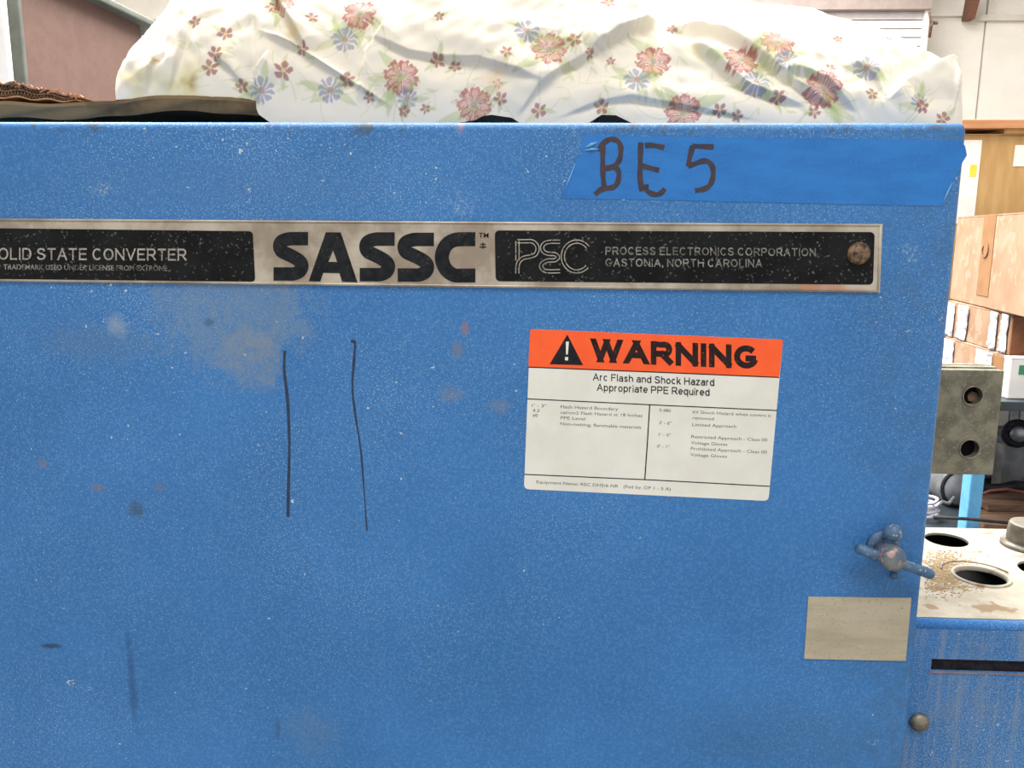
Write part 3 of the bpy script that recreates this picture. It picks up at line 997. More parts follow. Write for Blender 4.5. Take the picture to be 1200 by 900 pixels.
def sheet(name, front, back, th, m, parent, label=None, nx=40):
    """bent sheet: front/back are lists of (u, v, Y) polylines; thickness down"""
    def samp(pl, t):
        k = t * (len(pl) - 1)
        i = min(int(k), len(pl) - 2)
        f = k - i
        return pl[i].lerp(pl[i + 1], f)
    A, B = front, back
    vs, fs = [], []
    ny = 6
    for zz in (0, 1):
        for i in range(nx + 1):
            for j in range(ny + 1):
                p = samp(A, i / nx).lerp(samp(B, i / nx), j / ny)
                wob = .0008 * math.sin(i * .7 + j * .9)
                vs.append((p.x, p.y, p.z + wob - th * zz))
    S = (nx + 1) * (ny + 1)
    q = lambda i, j, z: z * S + i * (ny + 1) + j
    for i in range(nx):
        for j in range(ny):
            fs.append((q(i, j, 0), q(i + 1, j, 0), q(i + 1, j + 1, 0), q(i, j + 1, 0)))
            fs.append((q(i, j, 1), q(i, j + 1, 1), q(i + 1, j + 1, 1), q(i + 1, j, 1)))
        fs.append((q(i, 0, 0), q(i, 0, 1), q(i + 1, 0, 1), q(i + 1, 0, 0)))
        fs.append((q(i, ny, 0), q(i + 1, ny, 0), q(i + 1, ny, 1), q(i, ny, 1)))
    for j in range(ny):
        fs.append((q(0, j, 0), q(0, j + 1, 0), q(0, j + 1, 1), q(0, j, 1)))
        fs.append((q(nx, j, 0), q(nx, j, 1), q(nx, j + 1, 1), q(nx, j + 1, 0)))
    me = bpy.data.meshes.new(name)
    me.from_pydata(vs, [], fs)
    return link(name, me, m, parent, False, label)


fr = [P(u, v, .60) for u, v in ((-120, 118), (-40, 119), (30, 120), (100, 121), (160, 114), (230, 110.5), (300, 118))]
bk = [Vector((p.x, .93, TZ + .0048)) for p in [P(u, 130, .60) for u in (-120, -40, 30, 100, 160, 230, 304)]]
sheet('liner', fr, bk, .0035, M_cardd, cb)
# drooping front flap of the sheet
fr2 = [p + Vector((0, -.001, -.0004)) for p in fr]
bk2 = [p + Vector((0, .003, -.0085)) for p in fr]
sheet('flap', fr2, bk2, .002, M_cardd, cb)

# torn double-wall piece with open flutes
ct = empty('corrugated_offcut', P(40, 118, .615), 'torn corrugated cardboard offcut with open flutes lying on the brown sheet', 'cardboard')
cA = [P(u, v, .605) for u, v in ((-90, 92), (-20, 94), (20, 98), (60, 106), (100, 114.5))]
def sheet_z(p):
    f_ = along(fr, max(0, min(.999, (p.x - fr[0].x) / (fr[-1].x - fr[0].x)))).z
    return f_ + (TZ + .0048 - f_) * .606


def along(pl, t):
    k = t * (len(pl) - 1)
    i = min(int(k), len(pl) - 2)
    return pl[i].lerp(pl[i + 1], k - i)


cB = [Vector((p.x - .01, .80, sheet_z(p) + .008)) for p in cA]
sheet('top_liner', cA, cB, .0008, M_cardtorn, ct, 'ragged pinkish upper liner')
low_ = [P(u, v, .605) for u, v in ((-90, 111), (-20, 112), (20, 113.5), (60, 116.5), (96, 118))]
lowB = [Vector((p.x - .01, .80, sheet_z(p) + .003)) for p in low_]
sheet('bottom_liner', low_, lowB, .0008, M_cardtorn, ct)


def along(pl, t):
    k = t * (len(pl) - 1)
    i = min(int(k), len(pl) - 2)
    return pl[i].lerp(pl[i + 1], k - i)


vs, fs = [], []
nf = 250
mid = [a.lerp(b, .5) for a, b in zip(cA, low_)]
mB0 = [a.lerp(b, .5) for a, b in zip(cB, lowB)]
for lay, (tt, bb_) in enumerate(((cA, mid), (mid, low_))):
    base = len(vs)
    for i in range(nf + 1):
        t = i / nf
        k = .5 + .47 * math.sin(i * 2 * math.pi / 6.0 + lay)
        p = along(tt, t).lerp(along(bb_, t), k)
        jag = .0012 * mnoise.noise(Vector((i * .3, lay * 9, 0)))
        vs.append((p.x, p.y + .002 + jag, p.z))
        pb = along(cB if lay == 0 else mB0, t).lerp(along(mB0 if lay == 0 else lowB, t), k)
        vs.append((pb.x, pb.y - .01, pb.z))
    for i in range(nf):
        fs.append((base + 2 * i, base + 2 * i + 2, base + 2 * i + 3, base + 2 * i + 1))
me = bpy.data.meshes.new('flutes')
me.from_pydata(vs, [], fs)
o = link('fluting', me, M_card, ct)
sol = o.modifiers.new('s', 'SOLIDIFY'); sol.thickness = .0004
mB = [a.lerp(b, .5) for a, b in zip(cB, lowB)]
sheet('middle_liner', [p + Vector((0, .002, .0002)) for p in mid], mB, .0005, M_cardtorn, ct)
# ragged torn fibres along the upper liner
mb = MB()
for k in range(90):
    t = random.random()
    p = along(cA, t) + Vector((0, random.uniform(-.001, .004), -.0002))
    d = Vector((random.gauss(0, .003), random.gauss(-.001, .001), random.uniform(-.0025, .0014)))
    mb.obox(p + d * .5, d * .5, Vector((0, .0008, 0)), Vector((0, 0, .0004)))
o = mb.build('torn_fibres', M_cardtorn, ct)
o['kind'] = 'stuff'
# ------------------------------------------------------------------ floral cloth
CR = np.array(CAMROT.to_3x3())


def proj(pts):
    q = (pts - np.array([0, 0, CAMZ])) @ CR
    return np.stack([600 + F * q[:, 0] / -q[:, 2], 450 - F * q[:, 1] / -q[:, 2]], 1)


NXC, NPH = 1000, 430
sil_u = [136, 138, 142, 150, 165, 182, 200, 215, 240, 320, 420, 520, 620, 700, 760, 805, 850, 905, 960, 1000, 1040, 1085, 1110, 1122, 1126, 1127.5]
sil_v = [104, 92, 82, 68, 48, 32, 14, -2, -22, -38, -40, -30, -34, -30, -12, -1, 2, 5, 12, 22, 36, 52, 60, 66, 80, 118]
bot_u = [136, 150, 200, 240, 262, 280, 298, 303, 320, 520, 556, 566, 576, 600, 612, 690, 705, 722, 740, 1127]
bot_v = [117, 116, 113.5, 112.5, 115, 118, 120, 134, 146, 146, 141, 136, 134.5, 138, 146, 144, 134.5, 135, 144, 146]
tcol = np.linspace(0, 1, NXC)
ucol = 136 + (1127.5 - 136) * (tcol - 0.012 * np.sin(2 * np.pi * tcol))
ucol = np.clip(ucol, 136, 1127.5)
YF = 0.600                                               # foot of the cloth at the front
vb = np.interp(ucol, bot_u, bot_v)
vs_ = np.interp(ucol, sil_u, sil_v)
# front depth profile: how far back the crown is
crown = np.interp(ucol, [136, 170, 215, 400, 560, 680, 760, 900, 1000, 1060, 1110, 1127.5], [.03, .06, .10, .085, .08, .11, .15, .15, .11, .08, .04, .02])
phi = np.concatenate([np.linspace(0, .62, 340, endpoint=False), np.linspace(.62, 1, NPH - 340)]) * np.pi
base = np.array([P(u, v, YF) for u, v in zip(ucol, vb)])
x_, z0 = base[:, 0], base[:, 2]
cp, sp_ = np.cos(phi), np.sin(phi)
ex = np.interp(ucol, [136, 400, 560, 680, 780, 1060, 1127], [.8, .85, .85, 1.0, 1.15, 1.0, .75])
# solve the crown height of each column so that its outline lands where the photograph has it
lo_, hi_ = np.full(NXC, .001), np.full(NXC, .45)


def prof(H):
    yy = YF + crown[:, None] * (1 - cp[None, :]) * 1.0
    back = phi[None, :] > np.pi / 2
    yy = np.where(back, YF + crown[:, None] + (0.08 + crown[:, None]) * (-cp[None, :]), yy)
    sh = np.where(back, sp_[None, :], sp_[None, :] ** ex[:, None])
    zz = z0[:, None] + H[:, None] * sh
    # x follows the viewing fan a little so that the ends stay rounded
    xx = x_[:, None] * (1 + (yy - YF) / YF * np.interp(ucol, [136, 400, 800, 900, 1000, 1060, 1127], [1, .9, .8, .65, .4, .2, 0])[:, None])
    return np.stack([xx, yy, zz], -1)


for it in range(26):
    H = (lo_ + hi_) / 2
    pr = prof(H)
    pv = proj(pr.reshape(-1, 3))[:, 1].reshape(NXC, NPH).min(1)
    too = pv < vs_
    hi_ = np.where(too, H, hi_)
    lo_ = np.where(too, lo_, H)
H = (lo_ + hi_) / 2
ker = np.ones(9) / 9
H[12:-12] = np.convolve(np.pad(H, 4, mode='edge'), ker, 'valid')[12:-12]
G = prof(H)
# the back of the cloth comes down onto the cabinet top
tb = np.clip((phi - np.pi / 2) / (np.pi / 2), 0, 1)
G[:, :, 2] -= ((z0 - (TZ + .0015))[:, None] * (tb ** 3)[None, :]) * (ucol > 304)[:, None]
UV = proj(G.reshape(-1, 3)).reshape(NXC, NPH, 2)


def normals(G):
    dx = np.gradient(G, axis=0)
    dy = np.gradient(G, axis=1)
    n = np.cross(dx, dy)
    n /= np.linalg.norm(n, axis=2, keepdims=True) + 1e-12
    return n


NRM = normals(G)
if NRM[NXC // 2, 60, 1] > 0:
    NRM = -NRM
disp = np.zeros((NXC, NPH))
front = phi[None, :] < .60 * np.pi


def seg_dist(poly, U, V):
    """signed distance to polyline (positive below / left of travel), and arc parameter"""
    best = np.full(U.shape, 1e9)
    sg = np.zeros(U.shape)
    par = np.zeros(U.shape)
    L = [0]
    for i in range(len(poly) - 1):
        L.append(L[-1] + math.hypot(poly[i + 1][0] - poly[i][0], poly[i + 1][1] - poly[i][1]))
    for i in range(len(poly) - 1):
        ax, ay = poly[i]
        bx, by = poly[i + 1]
        dx, dy = bx - ax, by - ay
        l2 = dx * dx + dy * dy
        t = np.clip(((U - ax) * dx + (V - ay) * dy) / l2, 0, 1)
        px, py = ax + t * dx, ay + t * dy
        d = np.hypot(U - px, V - py)
        s = np.sign(dx * (V - ay) - dy * (U - ax))
        m = d < best
        best = np.where(m, d, best)
        sg = np.where(m, s, sg)
        par = np.where(m, (L[i] + t * math.sqrt(l2)) / L[-1], par)
    return best * sg, par


U_, V_ = UV[:, :, 0], UV[:, :, 1]
# (polyline, height above, width above (px), height below, width below): + side is below the line when drawn left to right
folds = [
    ([(300, 36), (345, 54), (400, 88), (462, 127)], .0036, 3, .0, 26, 'ridge'),
    ([(318, -10), (333, 12), (348, 34), (364, 62)], .006, 16, -.005, 7, 'step'),
    ([(778, 29), (812, 30), (850, 42), (892, 66), (935, 98), (985, 130)], .006, 26, -.004, 12, 'step'),
    ([(806, 48), (840, 70), (880, 102), (948, 124)], .006, 18, -.005, 14, 'step'),
    ([(918, 84), (948, 88), (968, 96), (988, 116), (1006, 132)], .005, 16, -.004, 9, 'step'),
    ([(196, 112), (204, 80), (212, 46), (222, 20)], .004, 14, -.003, 10, 'step'),
    ([(318, 60), (300, 84), (304, 120), (308, 142)], .003, 20, -.003, 8, 'step'),
    ([(250, 62), (270, 78), (288, 100), (300, 122)], .005, 10, -.006, 8, 'step'),
    ([(560, 100), (548, 118), (538, 142)], .003, 14, -.004, 10, 'step'),
    ([(640, 142), (700, 118), (740, 112), (800, 122), (900, 142)], .004, 20, -.006, 12, 'step'),
    ([(430, 40), (480, 60), (560, 66), (640, 96)], .0035, 34, -.003, 26, 'step'),
    ([(690, 60), (720, 40), (770, 20)], .007, 46, -.006, 40, 'step'),
    ([(600, 142), (630, 100), (660, 76), (700, 56)], .004, 30, -.004, 24, 'step'),
    ([(1125, 68), (1090, 78), (1060, 96), (1040, 120)], .004, 20, -.006, 22, 'step'),
    ([(1126, 72), (1121, 110), (1113, 142)], .002, 3, .0, 4, 'ridge'),
    ([(170, 112), (176, 84), (190, 60)], .003, 12, -.003, 9, 'step'),
    ([(460, 20), (430, 60), (420, 120)], .003, 24, -.002, 24, 'step'),
    ([(1000, 70), (1030, 90), (1040, 120)], .003, 26, -.002, 18, 'step'),
]
for poly, h1_, w1, h2_, w2, kind in folds:
    d, par = seg_dist(poly, U_, V_)
    win = np.clip(np.sin(np.clip(par, 0, 1) * np.pi) * 2.2, 0, 1)
    up = np.clip(-d, 0, None)
    dn = np.clip(d, 0, None)
    if kind == 'ridge':
        f = h1_ * np.exp(-(d / w1) ** 2) + h1_ * .5 * np.where(d < 0, np.exp(-(up / w2) ** 2), 0)
    else:
        # raised lip above the line that rolls over sharply and tucks in underneath
        lip = np.where(d < 0, h1_ * np.exp(-(up / w1) ** 2), (h1_ - h2_) * np.exp(-(dn / 3.2) ** 2) + h2_ * np.exp(-(dn / w2) ** 2))
        f = lip
    ends = np.exp(-np.clip(np.hypot(0, 0), 0, None))
    disp += f * win
# broad softness and fine creasing
S_ = (G[:, :, 0], G[:, :, 1] + G[:, :, 2])
for k in range(14):
    a = rng.uniform(0, np.pi)
    lam = rng.uniform(.035, .12)
    disp += .00055 * np.sin((S_[0] * math.cos(a) + S_[1] * math.sin(a)) / lam * 2 * np.pi + rng.uniform(0, 6))
for k in range(22):
    a = rng.uniform(.2, 1.4) if k % 2 else rng.uniform(1.7, 2.6)
    lam = rng.uniform(.010, .026)
    amp = .00016 * (0.5 + 0.5 * np.sin(S_[0] * rng.uniform(8, 30) + rng.uniform(0, 6)))
    disp += amp * np.sin((S_[0] * math.cos(a) + S_[1] * math.sin(a) + .006 * np.sin(S_[0] * 40 + k)) / lam * 2 * np.pi + rng.uniform(0, 6))
# keep the feet on what carries the cloth and the ends in place
fade = np.clip(phi / .25, 0, 1)[None, :] * np.clip((np.pi - phi) / .3, 0, 1)[None, :]
fade = fade * np.clip((ucol - 136) / 10, 0, 1)[:, None] * np.clip((1127.5 - ucol) / 8, 0.0, 1)[:, None]
W = G + NRM * (disp * fade)[:, :, None]
W[:, :, 2] = np.maximum(W[:, :, 2], TZ + .0012)
verts = W.reshape(-1, 3)
NR2 = normals(W)
if NR2[NXC // 2, 60, 1] > 0:
    NR2 = -NR2
PUV = proj(verts)
NR2 = NR2.reshape(-1, 3)
vis = np.tile(phi < .60 * np.pi, NXC)
# printed pattern
colr = np.tile(np.array(lin((226, 219, 205))[:3]), (len(verts), 1))
X = G.reshape(-1, 3)
NB = NRM.reshape(-1, 3)


def paint(mask, c, a):
    c = np.array(lin(c)[:3])
    m = (mask * a)[:, None]
    return m, c


def put(idx, mask, c, a):
    c = np.array(lin(c)[:3])
    m = np.clip(mask * a, 0, 1)[:, None]
    colr[idx] = colr[idx] * (1 - m) + c * m


def local(ci, rad):
    c = X[ci]
    d = X - c
    idx = np.nonzero((np.abs(d[:, 0]) < rad) & ((d ** 2).sum(1) < rad * rad))[0]
    n = NB[ci]
    e1 = np.array([1, 0, 0]) - n * n[0]
    e1 /= np.linalg.norm(e1)
    e2 = np.cross(n, e1)
    if e2[2] < 0:
        e2 = -e2
    dd = d[idx]
    return idx, dd @ e1, dd @ e2


def soft(d, w): return np.clip(.5 - d / w, 0, 1)


PX = .62 / F       # metres per photo pixel at the cloth


def leaf(ci, ang, L, bend, c=(150, 176, 96), a=.5):
    idx, aa, bb = local(ci, L * 1.3)
    ca, sa = math.cos(ang), math.sin(ang)
    s = aa * ca + bb * sa
    t = -aa * sa + bb * ca - bend * (s / L) ** 2 * L
    inside = (s > 0) & (s < L)
    w = L * .12 * np.sin(np.clip(s / L, 0, 1) * np.pi) + L * .02
    put(idx, soft(np.abs(t) - w, PX * 1.4) * inside, c, a)


def stemline(ci, ang, L, bend, a=.4):
    idx, aa, bb = local(ci, L * 1.3)
    ca, sa = math.cos(ang), math.sin(ang)
    s = aa * ca + bb * sa
    t = -aa * sa + bb * ca - bend * np.sin(np.clip(s / L, 0, 1) * 3.4) * L
    put(idx, soft(np.abs(t) - PX * .45, PX * 1.2) * ((s > 0) & (s < L)), (140, 160, 92), a)


def flower(ci, kind, s=1.0, a=1.0):
    th0 = random.uniform(0, 6.28)
    r0 = {'R': 20, 'B': 14.5, 's': 7.2}[kind] * PX * s
    for k in range({'R': 4, 'B': 4, 's': 2}[kind]):
        q = random.uniform(0, 6.28)
        leaf(ci, q, r0 * random.uniform(1.7, 2.4), random.uniform(-.4, .4), (148, 172, 96) if random.random() < .7 else (180, 186, 116), .42)
        stemline(ci, q + .5, r0 * random.uniform(1.8, 3.2), random.uniform(-.25, .25), .38)
    idx, aa, bb = local(ci, r0 * 1.2)
    rr = np.hypot(aa, bb)
    th = np.arctan2(bb, aa) + th0 + .12 * np.sin(aa / PX * .5) 
    rr = rr * (1 + .10 * np.sin(aa / PX * .9 + th0) * np.sin(bb / PX * .8))
    if kind == 'R':
        pet = np.abs(np.cos(th * 4))
        rho = r0 * (.60 + .40 * pet ** .5)
        body_ = soft(rr - rho, PX * 1.5) * (rr > r0 * .20)
        gap = np.clip((pet - .18) / .2, 0, 1)
        rim_ = np.clip(1 - np.abs(rr - rho * .88) / (r0 * .16), 0, 1)
        put(idx, body_ * gap, (196, 120, 118), .55 * a)
        put(idx, np.maximum(rim_, (np.abs(pet - .42) < .18) * (rr < rho) * (rr > r0 * .25)) * body_, (146, 50, 60), .66 * a)
        put(idx, soft(rr - r0 * .2, PX), (150, 140, 120), .7 * a)
    elif kind == 'B':
        pet = np.abs(np.cos(th * 5))
        rho = r0 * (.70 + .30 * pet)
        m_ = soft(rr - rho, PX * 1.2) * np.clip((pet - .35) / .2, 0, 1) * (rr > r0 * .28)
        put(idx, m_, (112, 116, 164), .62 * a)
        put(idx, soft(rr - r0 * .26, PX), (150, 110, 120), .7 * a)
    else:
        pet = np.abs(np.cos(th * 2.5))
        rho = r0 * (.45 + .55 * pet)
        put(idx, soft(rr - rho, PX * 1.1) * np.clip((pet - .2) / .25, 0, 1), (140, 50, 64), .72 * a)
        put(idx, soft(rr - r0 * .22, PX), (212, 190, 140), .9)


fl = [('R', 422, 15), ('R', 470, 90), ('R', 643, 58), ('R', 556, 123), ('R', 765, 72), ('R', 912, 48), ('R', 1046, 71), ('R', 868, 70), ('R', 800, 133), ('R', 965, 104), ('R', 885, 6, .8), ('R', 1000, 16, .7), ('R', 330, 2, .7),
      ('B', 404, 47), ('B', 306, 106), ('B', 387, 105), ('B', 477, 115, .8), ('B', 618, 35), ('B', 746, 93), ('B', 886, 96), ('B', 1017, 77), ('B', 923, 70, .9), ('B', 215, 18, .8), ('B', 1078, 120, .7),
      ('s', 366, 20), ('s', 332, 82, 1.5), ('s', 246, 80, 1.3), ('s', 252, 62, 1.3), ('s', 264, 40, 1.3), ('s', 354, 57), ('s', 284, 101, 1.1), ('s', 320, 8, 1.3), ('s', 407, 92, 1.2), ('s', 229, 26), ('s', 513, 73, 1.2), ('s', 533, 78), ('s', 515, 19, .8),
      ('s', 593, 60), ('s', 673, 45, 1.2), ('s', 713, 3, 1.2), ('s', 586, 115, 1.1), ('s', 583, 98, .8), ('s', 631, 130, 1.2), ('s', 705, 125, 1.2), ('s', 761, 6), ('s', 433, 115, .9), ('s', 498, 127, .8), ('s', 473, 131, .9), ('s', 690, 62, .7),
      ('s', 912, 112, 1.1), ('s', 843, 129, 1.1), ('s', 1022, 110), ('s', 1081, 125, 1.1), ('s', 1105, 139, 1.1), ('s', 954, 131, 1), ('s', 787, 34), ('s', 982, 46, .8), ('s', 1042, 44, .7), ('s', 973, 79, .8), ('s', 864, 136, .9), ('s', 716, 72, .7), ('s', 192, 36, .9)]
for f in fl:
    d2 = (PUV[:, 0] - f[1]) ** 2 + (PUV[:, 1] - f[2]) ** 2 + np.where(vis, 0, 1e6)
    flower(int(np.argmin(d2)), f[0], f[3] if len(f) > 3 else 1.0)
# scattered pale sprigs
for k in range(110):
    u, v = random.uniform(215, 1100), random.uniform(0, 136)
    d2 = (PUV[:, 0] - u) ** 2 + (PUV[:, 1] - v) ** 2 + np.where(vis, 0, 1e6)
    ci = int(np.argmin(d2))
    q = random.uniform(0, 6.28)
    stemline(ci, q, PX * random.uniform(16, 34), random.uniform(-.3, .3), .3)
    leaf(ci, q + .6, PX * random.uniform(9, 16), .2, (186, 192, 128), .4)
# the print goes on over the crown and down the back
bi = np.nonzero(~vis & np.tile(phi < .97 * np.pi, NXC))[0]
for k in range(60):
    flower(int(bi[random.randrange(len(bi))]), random.choice('RBsss'))
# old yellow-brown stains at the left end, beige shade painted into a fold, pale tints
for u, v, r_, c, a in ((222, 96, 11, (150, 112, 70), .8), (180, 70, 6, (176, 148, 100), .6), (160, 96, 26, (214, 200, 150), .5), (215, 100, 34, (206, 196, 140), .5), (344, 38, 14, (214, 196, 150), .5), (580, 92, 18, (226, 200, 176), .5), (812, 60, 16, (222, 212, 160), .4)):
    d2 = (PUV[:, 0] - u) ** 2 + (PUV[:, 1] - v) ** 2 + np.where(vis, 0, 1e6)
    idx, aa, bb = local(int(np.argmin(d2)), r_ * PX * 1.3)
    rr = np.hypot(aa, bb) / (r_ * PX) + .25 * np.sin(3 * np.arctan2(bb, aa) + u)
    put(idx, np.clip(1 - rr, 0, 1) * 1.6, c, a)
I, J = np.meshgrid(np.arange(NXC - 1), np.arange(NPH - 1), indexing='ij')
a_ = (I * NPH + J).ravel()
quads = np.stack([a_, a_ + NPH, a_ + NPH + 1, a_ + 1], 1)
me = bpy.data.meshes.new('floral_cloth')
me.vertices.add(len(verts))
me.vertices.foreach_set('co', verts.astype(np.float32).ravel())
me.loops.add(quads.size)
me.loops.foreach_set('vertex_index', quads.ravel().astype(np.int32))
me.polygons.add(len(quads))
me.polygons.foreach_set('loop_start', np.arange(0, quads.size, 4, dtype=np.int32))
me.polygons.foreach_set('loop_total', np.full(len(quads), 4, dtype=np.int32))
me.update(calc_edges=True)
at_ = me.color_attributes.new('print', 'FLOAT_COLOR', 'POINT')
at_.data.foreach_set('color', np.concatenate([colr, np.ones((len(colr), 1))], 1).astype(np.float32).ravel())
m, nt, bs = nodes_of('floral cotton')
vc = N(nt, 'ShaderNodeVertexColor', layer_name='print')
wv = noise(nt, 900, 2, .6)
nt.links.new(mix(nt, ramp(nt, wv, .3, .7, 0, .10), vc.outputs[0], lin((200, 196, 188))), bs.inputs['Base Color'])
bs.inputs['Roughness'].default_value = .9
bs.inputs['Specular IOR Level'].default_value = .1
bump(nt, bs, noise(nt, 500, 3, .6), .15, .0004)
cloth = link('floral_cloth', me, m, None, True)
setinfo(cloth, 'crumpled white cotton cloth printed with red and blue flowers on the cabinet top', 'cloth')
setinfo(npl); setinfo(tape)
# black object peeping out under the cloth
for (u, v, w, h) in ((589, 141, 17, 8), (713, 141, 17, 6)):
    c = P(u, 143, .612)
    pr_ = MB()
    rw = w * PX
    pr_.lathe(Vector((c.x, .606, TZ)), (0, 1, 0), [(rw, 0), (rw * 1.02, .02), (rw, .06)], 24)
    me = pr_.mesh()
    bm = bmesh.new(); bm.from_mesh(me)
    bmesh.ops.bisect_plane(bm, geom=bm.verts[:] + bm.edges[:] + bm.faces[:], plane_co=(0, 0, TZ), plane_no=(0, 0, -1), clear_outer=True)
    bm.to_mesh(me); bm.free()
    me.transform(Matrix.Translation((0, 0, TZ)) @ Matrix.Scale(h * PX / rw, 4, (0, 0, 1)) @ Matrix.Translation((0, 0, -TZ)))
    o = link('black_roll', me, M_rubber, None, True)
    setinfo(o, 'black rounded roll end peeping out under the cloth, %s' % ('left of the blue tape' if u < 650 else 'above the blue tape'), 'roll')

# ------------------------------------------------------------------ brown wardrobe far left
Ya, Yb = 1.75, 2.25
A0, B0 = P(12, -29, Ya), P(163, 22, Yb)
zc = (A0.z + P(163, 20, Yb).z) / 2
e = Vector((B0.x - A0.x, B0.y - A0.y, 0))
L = e.length
e.normalize()
nn = Vector((-e.y, e.x, 0))          # away from the camera
if nn.y < 0: nn = -nn
wd = empty('brown_cupboard', Vector((A0.x, A0.y, 0)) + e * L / 2 + nn * .2, 'pinkish brown cupboard with a grey green metal frame behind the cabinet at far left', 'cupboard')


def slab(s0, s1, t0, t1, z0, z1):
    o_ = Vector((A0.x, A0.y, 0))
    c = [o_ + e * s + nn * t for s, t in ((s0, t0), (s1, t0), (s1, t1), (s0, t1))]
    return MB().quad8([Vector((p.x, p.y, z0)) for p in c] + [Vector((p.x, p.y, z1)) for p in c])


slab(0, L, 0, .02, 0.08, zc).build('door_panel', M_pinkbrown, wd)
slab(0, L - .03, .02, .42, 0.0, zc - .002).build('body', M_pinkbrown, wd)
bev(slab(-.02, L + .11, -.03, .46, zc, zc + .018).build('top_rail', M_greygreen, wd), .004)
bev(slab(-.0135, -.001, -.02, .02, 0.0, zc).build('side_rail', M_greygreen, wd), .003)
slab(L + .005, L + .10, .05, .42, 0.0, zc - .001).build('side_panel', M_pinkbrown, wd)
q0 = P(15, 25, Ya + .02)
slab(.004, .012, -.004, .001, P(15, 60, Ya).z, P(15, 26, Ya).z).build('slot_handle', M_dark, wd)
# pale upright beyond it
pw = MB()
c1, c2 = P(-40, 20, 1.66), P(4.5, 20, 1.66)
pw.box(c1.x, c2.x, 1.66, 1.675, 0.0, 3.0)
o = bev(pw.build('pale_board', M_paper), .003)
setinfo(o, 'pale upright board at the left picture edge beside the brown cupboard', 'board')

# ------------------------------------------------------------------ shelving with cartons at right
SY0, SY1 = 1.75, 3.15
SX0 = P(1113, 347, 2.5).x - 0.02
SH = P(1190, 466, 1.95).z
SHL = P(1160, 618, 2.05).z
rk = empty('storage_rack', (SX0 + .6, 2.4, 0), 'storage rack with light blue steel posts and dark shelf edges behind the busbar', 'shelf')
XA = P(1172, 466, 1.90).x
for zz, x0_ in ((SH, SX0 - .22), (SHL, SX0 - .22)):
    bev(MB().box(x0_, SX0 + 1.3, 1.90, 3.1, zz - .022, zz).build('shelf', M_shelfdark, rk), .002)
ptl, ptr = P(1130, 585, 1.88), P(1146, 585, 1.88)
for xx in (ptl.x, SX0 + 1.2):
    for yy in (1.86, 3.1):
        bev(MB().box(xx, xx + ptr.x - ptl.x, yy, yy + .04, 0.0, SH - (.0 if yy > 2 else .0)).build('post', M_postblue, rk), .003)


def obox_thing(name, label, cat, group, Lp, Rp, depth, z0, z1, m, extra=None):
    """carton whose seen face runs from Lp to Rp (left/right, world xy), depth away from the camera"""
    e_ = Vector((Rp.x - Lp.x, Rp.y - Lp.y, 0))
    n_ = Vector((-e_.y, e_.x, 0)).normalized()
    t = empty(name, (Lp.x + e_.x / 2 + n_.x * depth / 2, Lp.y + e_.y / 2 + n_.y * depth / 2, z0), label, cat, group)
    c = [Vector((Lp.x, Lp.y, 0)), Vector((Rp.x, Rp.y, 0)), Vector((Rp.x, Rp.y, 0)) + n_ * depth, Vector((Lp.x, Lp.y, 0)) + n_ * depth]
    g_ = .003
    bev(MB().quad8([Vector((p.x, p.y, z0 + .0005)) for p in c] + [Vector((p.x, p.y, z1 - .004)) for p in c]).build('body', m, t), .003)
    cc = (c[0] + c[2]) / 2
    # two top flaps meeting in a seam
    m1, m2 = (c[0] + c[3]) / 2, (c[1] + c[2]) / 2
    u_ = (c[3] - c[0]).normalized() * g_
    for q in ([c[0], c[1], m2 - u_, m1 - u_], [m1 + u_, m2 + u_, c[2], c[3]]):
        MB().quad8([Vector((p.x, p.y, z1 - .004)) for p in q] + [Vector((p.x, p.y, z1)) for p in q]).build('flap', m, t)
    t['_'] = 0
    del t['_']
    return t, e_, n_


def decal(t, Lp, e_, n_, s0, s1, z0, z1, m, name='label_patch', lift=.0015, label=None):
    """thin patch on the seen face; s as fraction of the face"""
    a, b = Lp + e_ * s0, Lp + e_ * s1
    n2 = -n_.normalized() * lift
    n1 = -n_.normalized() * .0002
    pts = [a + n2, b + n2, b + n1, a + n1]
    return MB().quad8([Vector((p.x, p.y, z0)) for p in pts] + [Vector((p.x, p.y, z1)) for p in pts]).build(name, m, t, False, label)


def crumple(t, Lp, e_, n_, s0, s1, z0, z1, seed):
    nx, nz = 10, 16
    vs, fs = [], []
    for i in range(nx + 1):
        for j in range(nz + 1):
            f, g = i / nx, j / nz
            edge = .012 * mnoise.noise(Vector((g * 5, seed, i // nx)))
            p = Lp + e_ * (s0 + (s1 - s0) * f + edge * (1 if i in (0, nx) else 0))
            d = .004 + .010 * abs(mnoise.noise(Vector((f * 4, g * 7, seed)))) * (1 if 0 < i < nx else .2)
            p = p - n_.normalized() * d
            vs.append((p.x, p.y, z0 + (z1 - z0) * g))
    for i in range(nx):
        for j in range(nz):
            a = i * (nz + 1) + j
            fs.append((a, a + nz + 1, a + nz + 2, a + 1))
    me = bpy.data.meshes.new('wrap')
    me.from_pydata(vs, [], fs)
    o = link('wrap_band', me, M_wrap, t, True)
    sd = o.modifiers.new('s', 'SOLIDIFY')
    sd.thickness = .001


def pt(u, v, Y):
    p = P(u, v, Y)
    return Vector((p.x, p.y, 0))


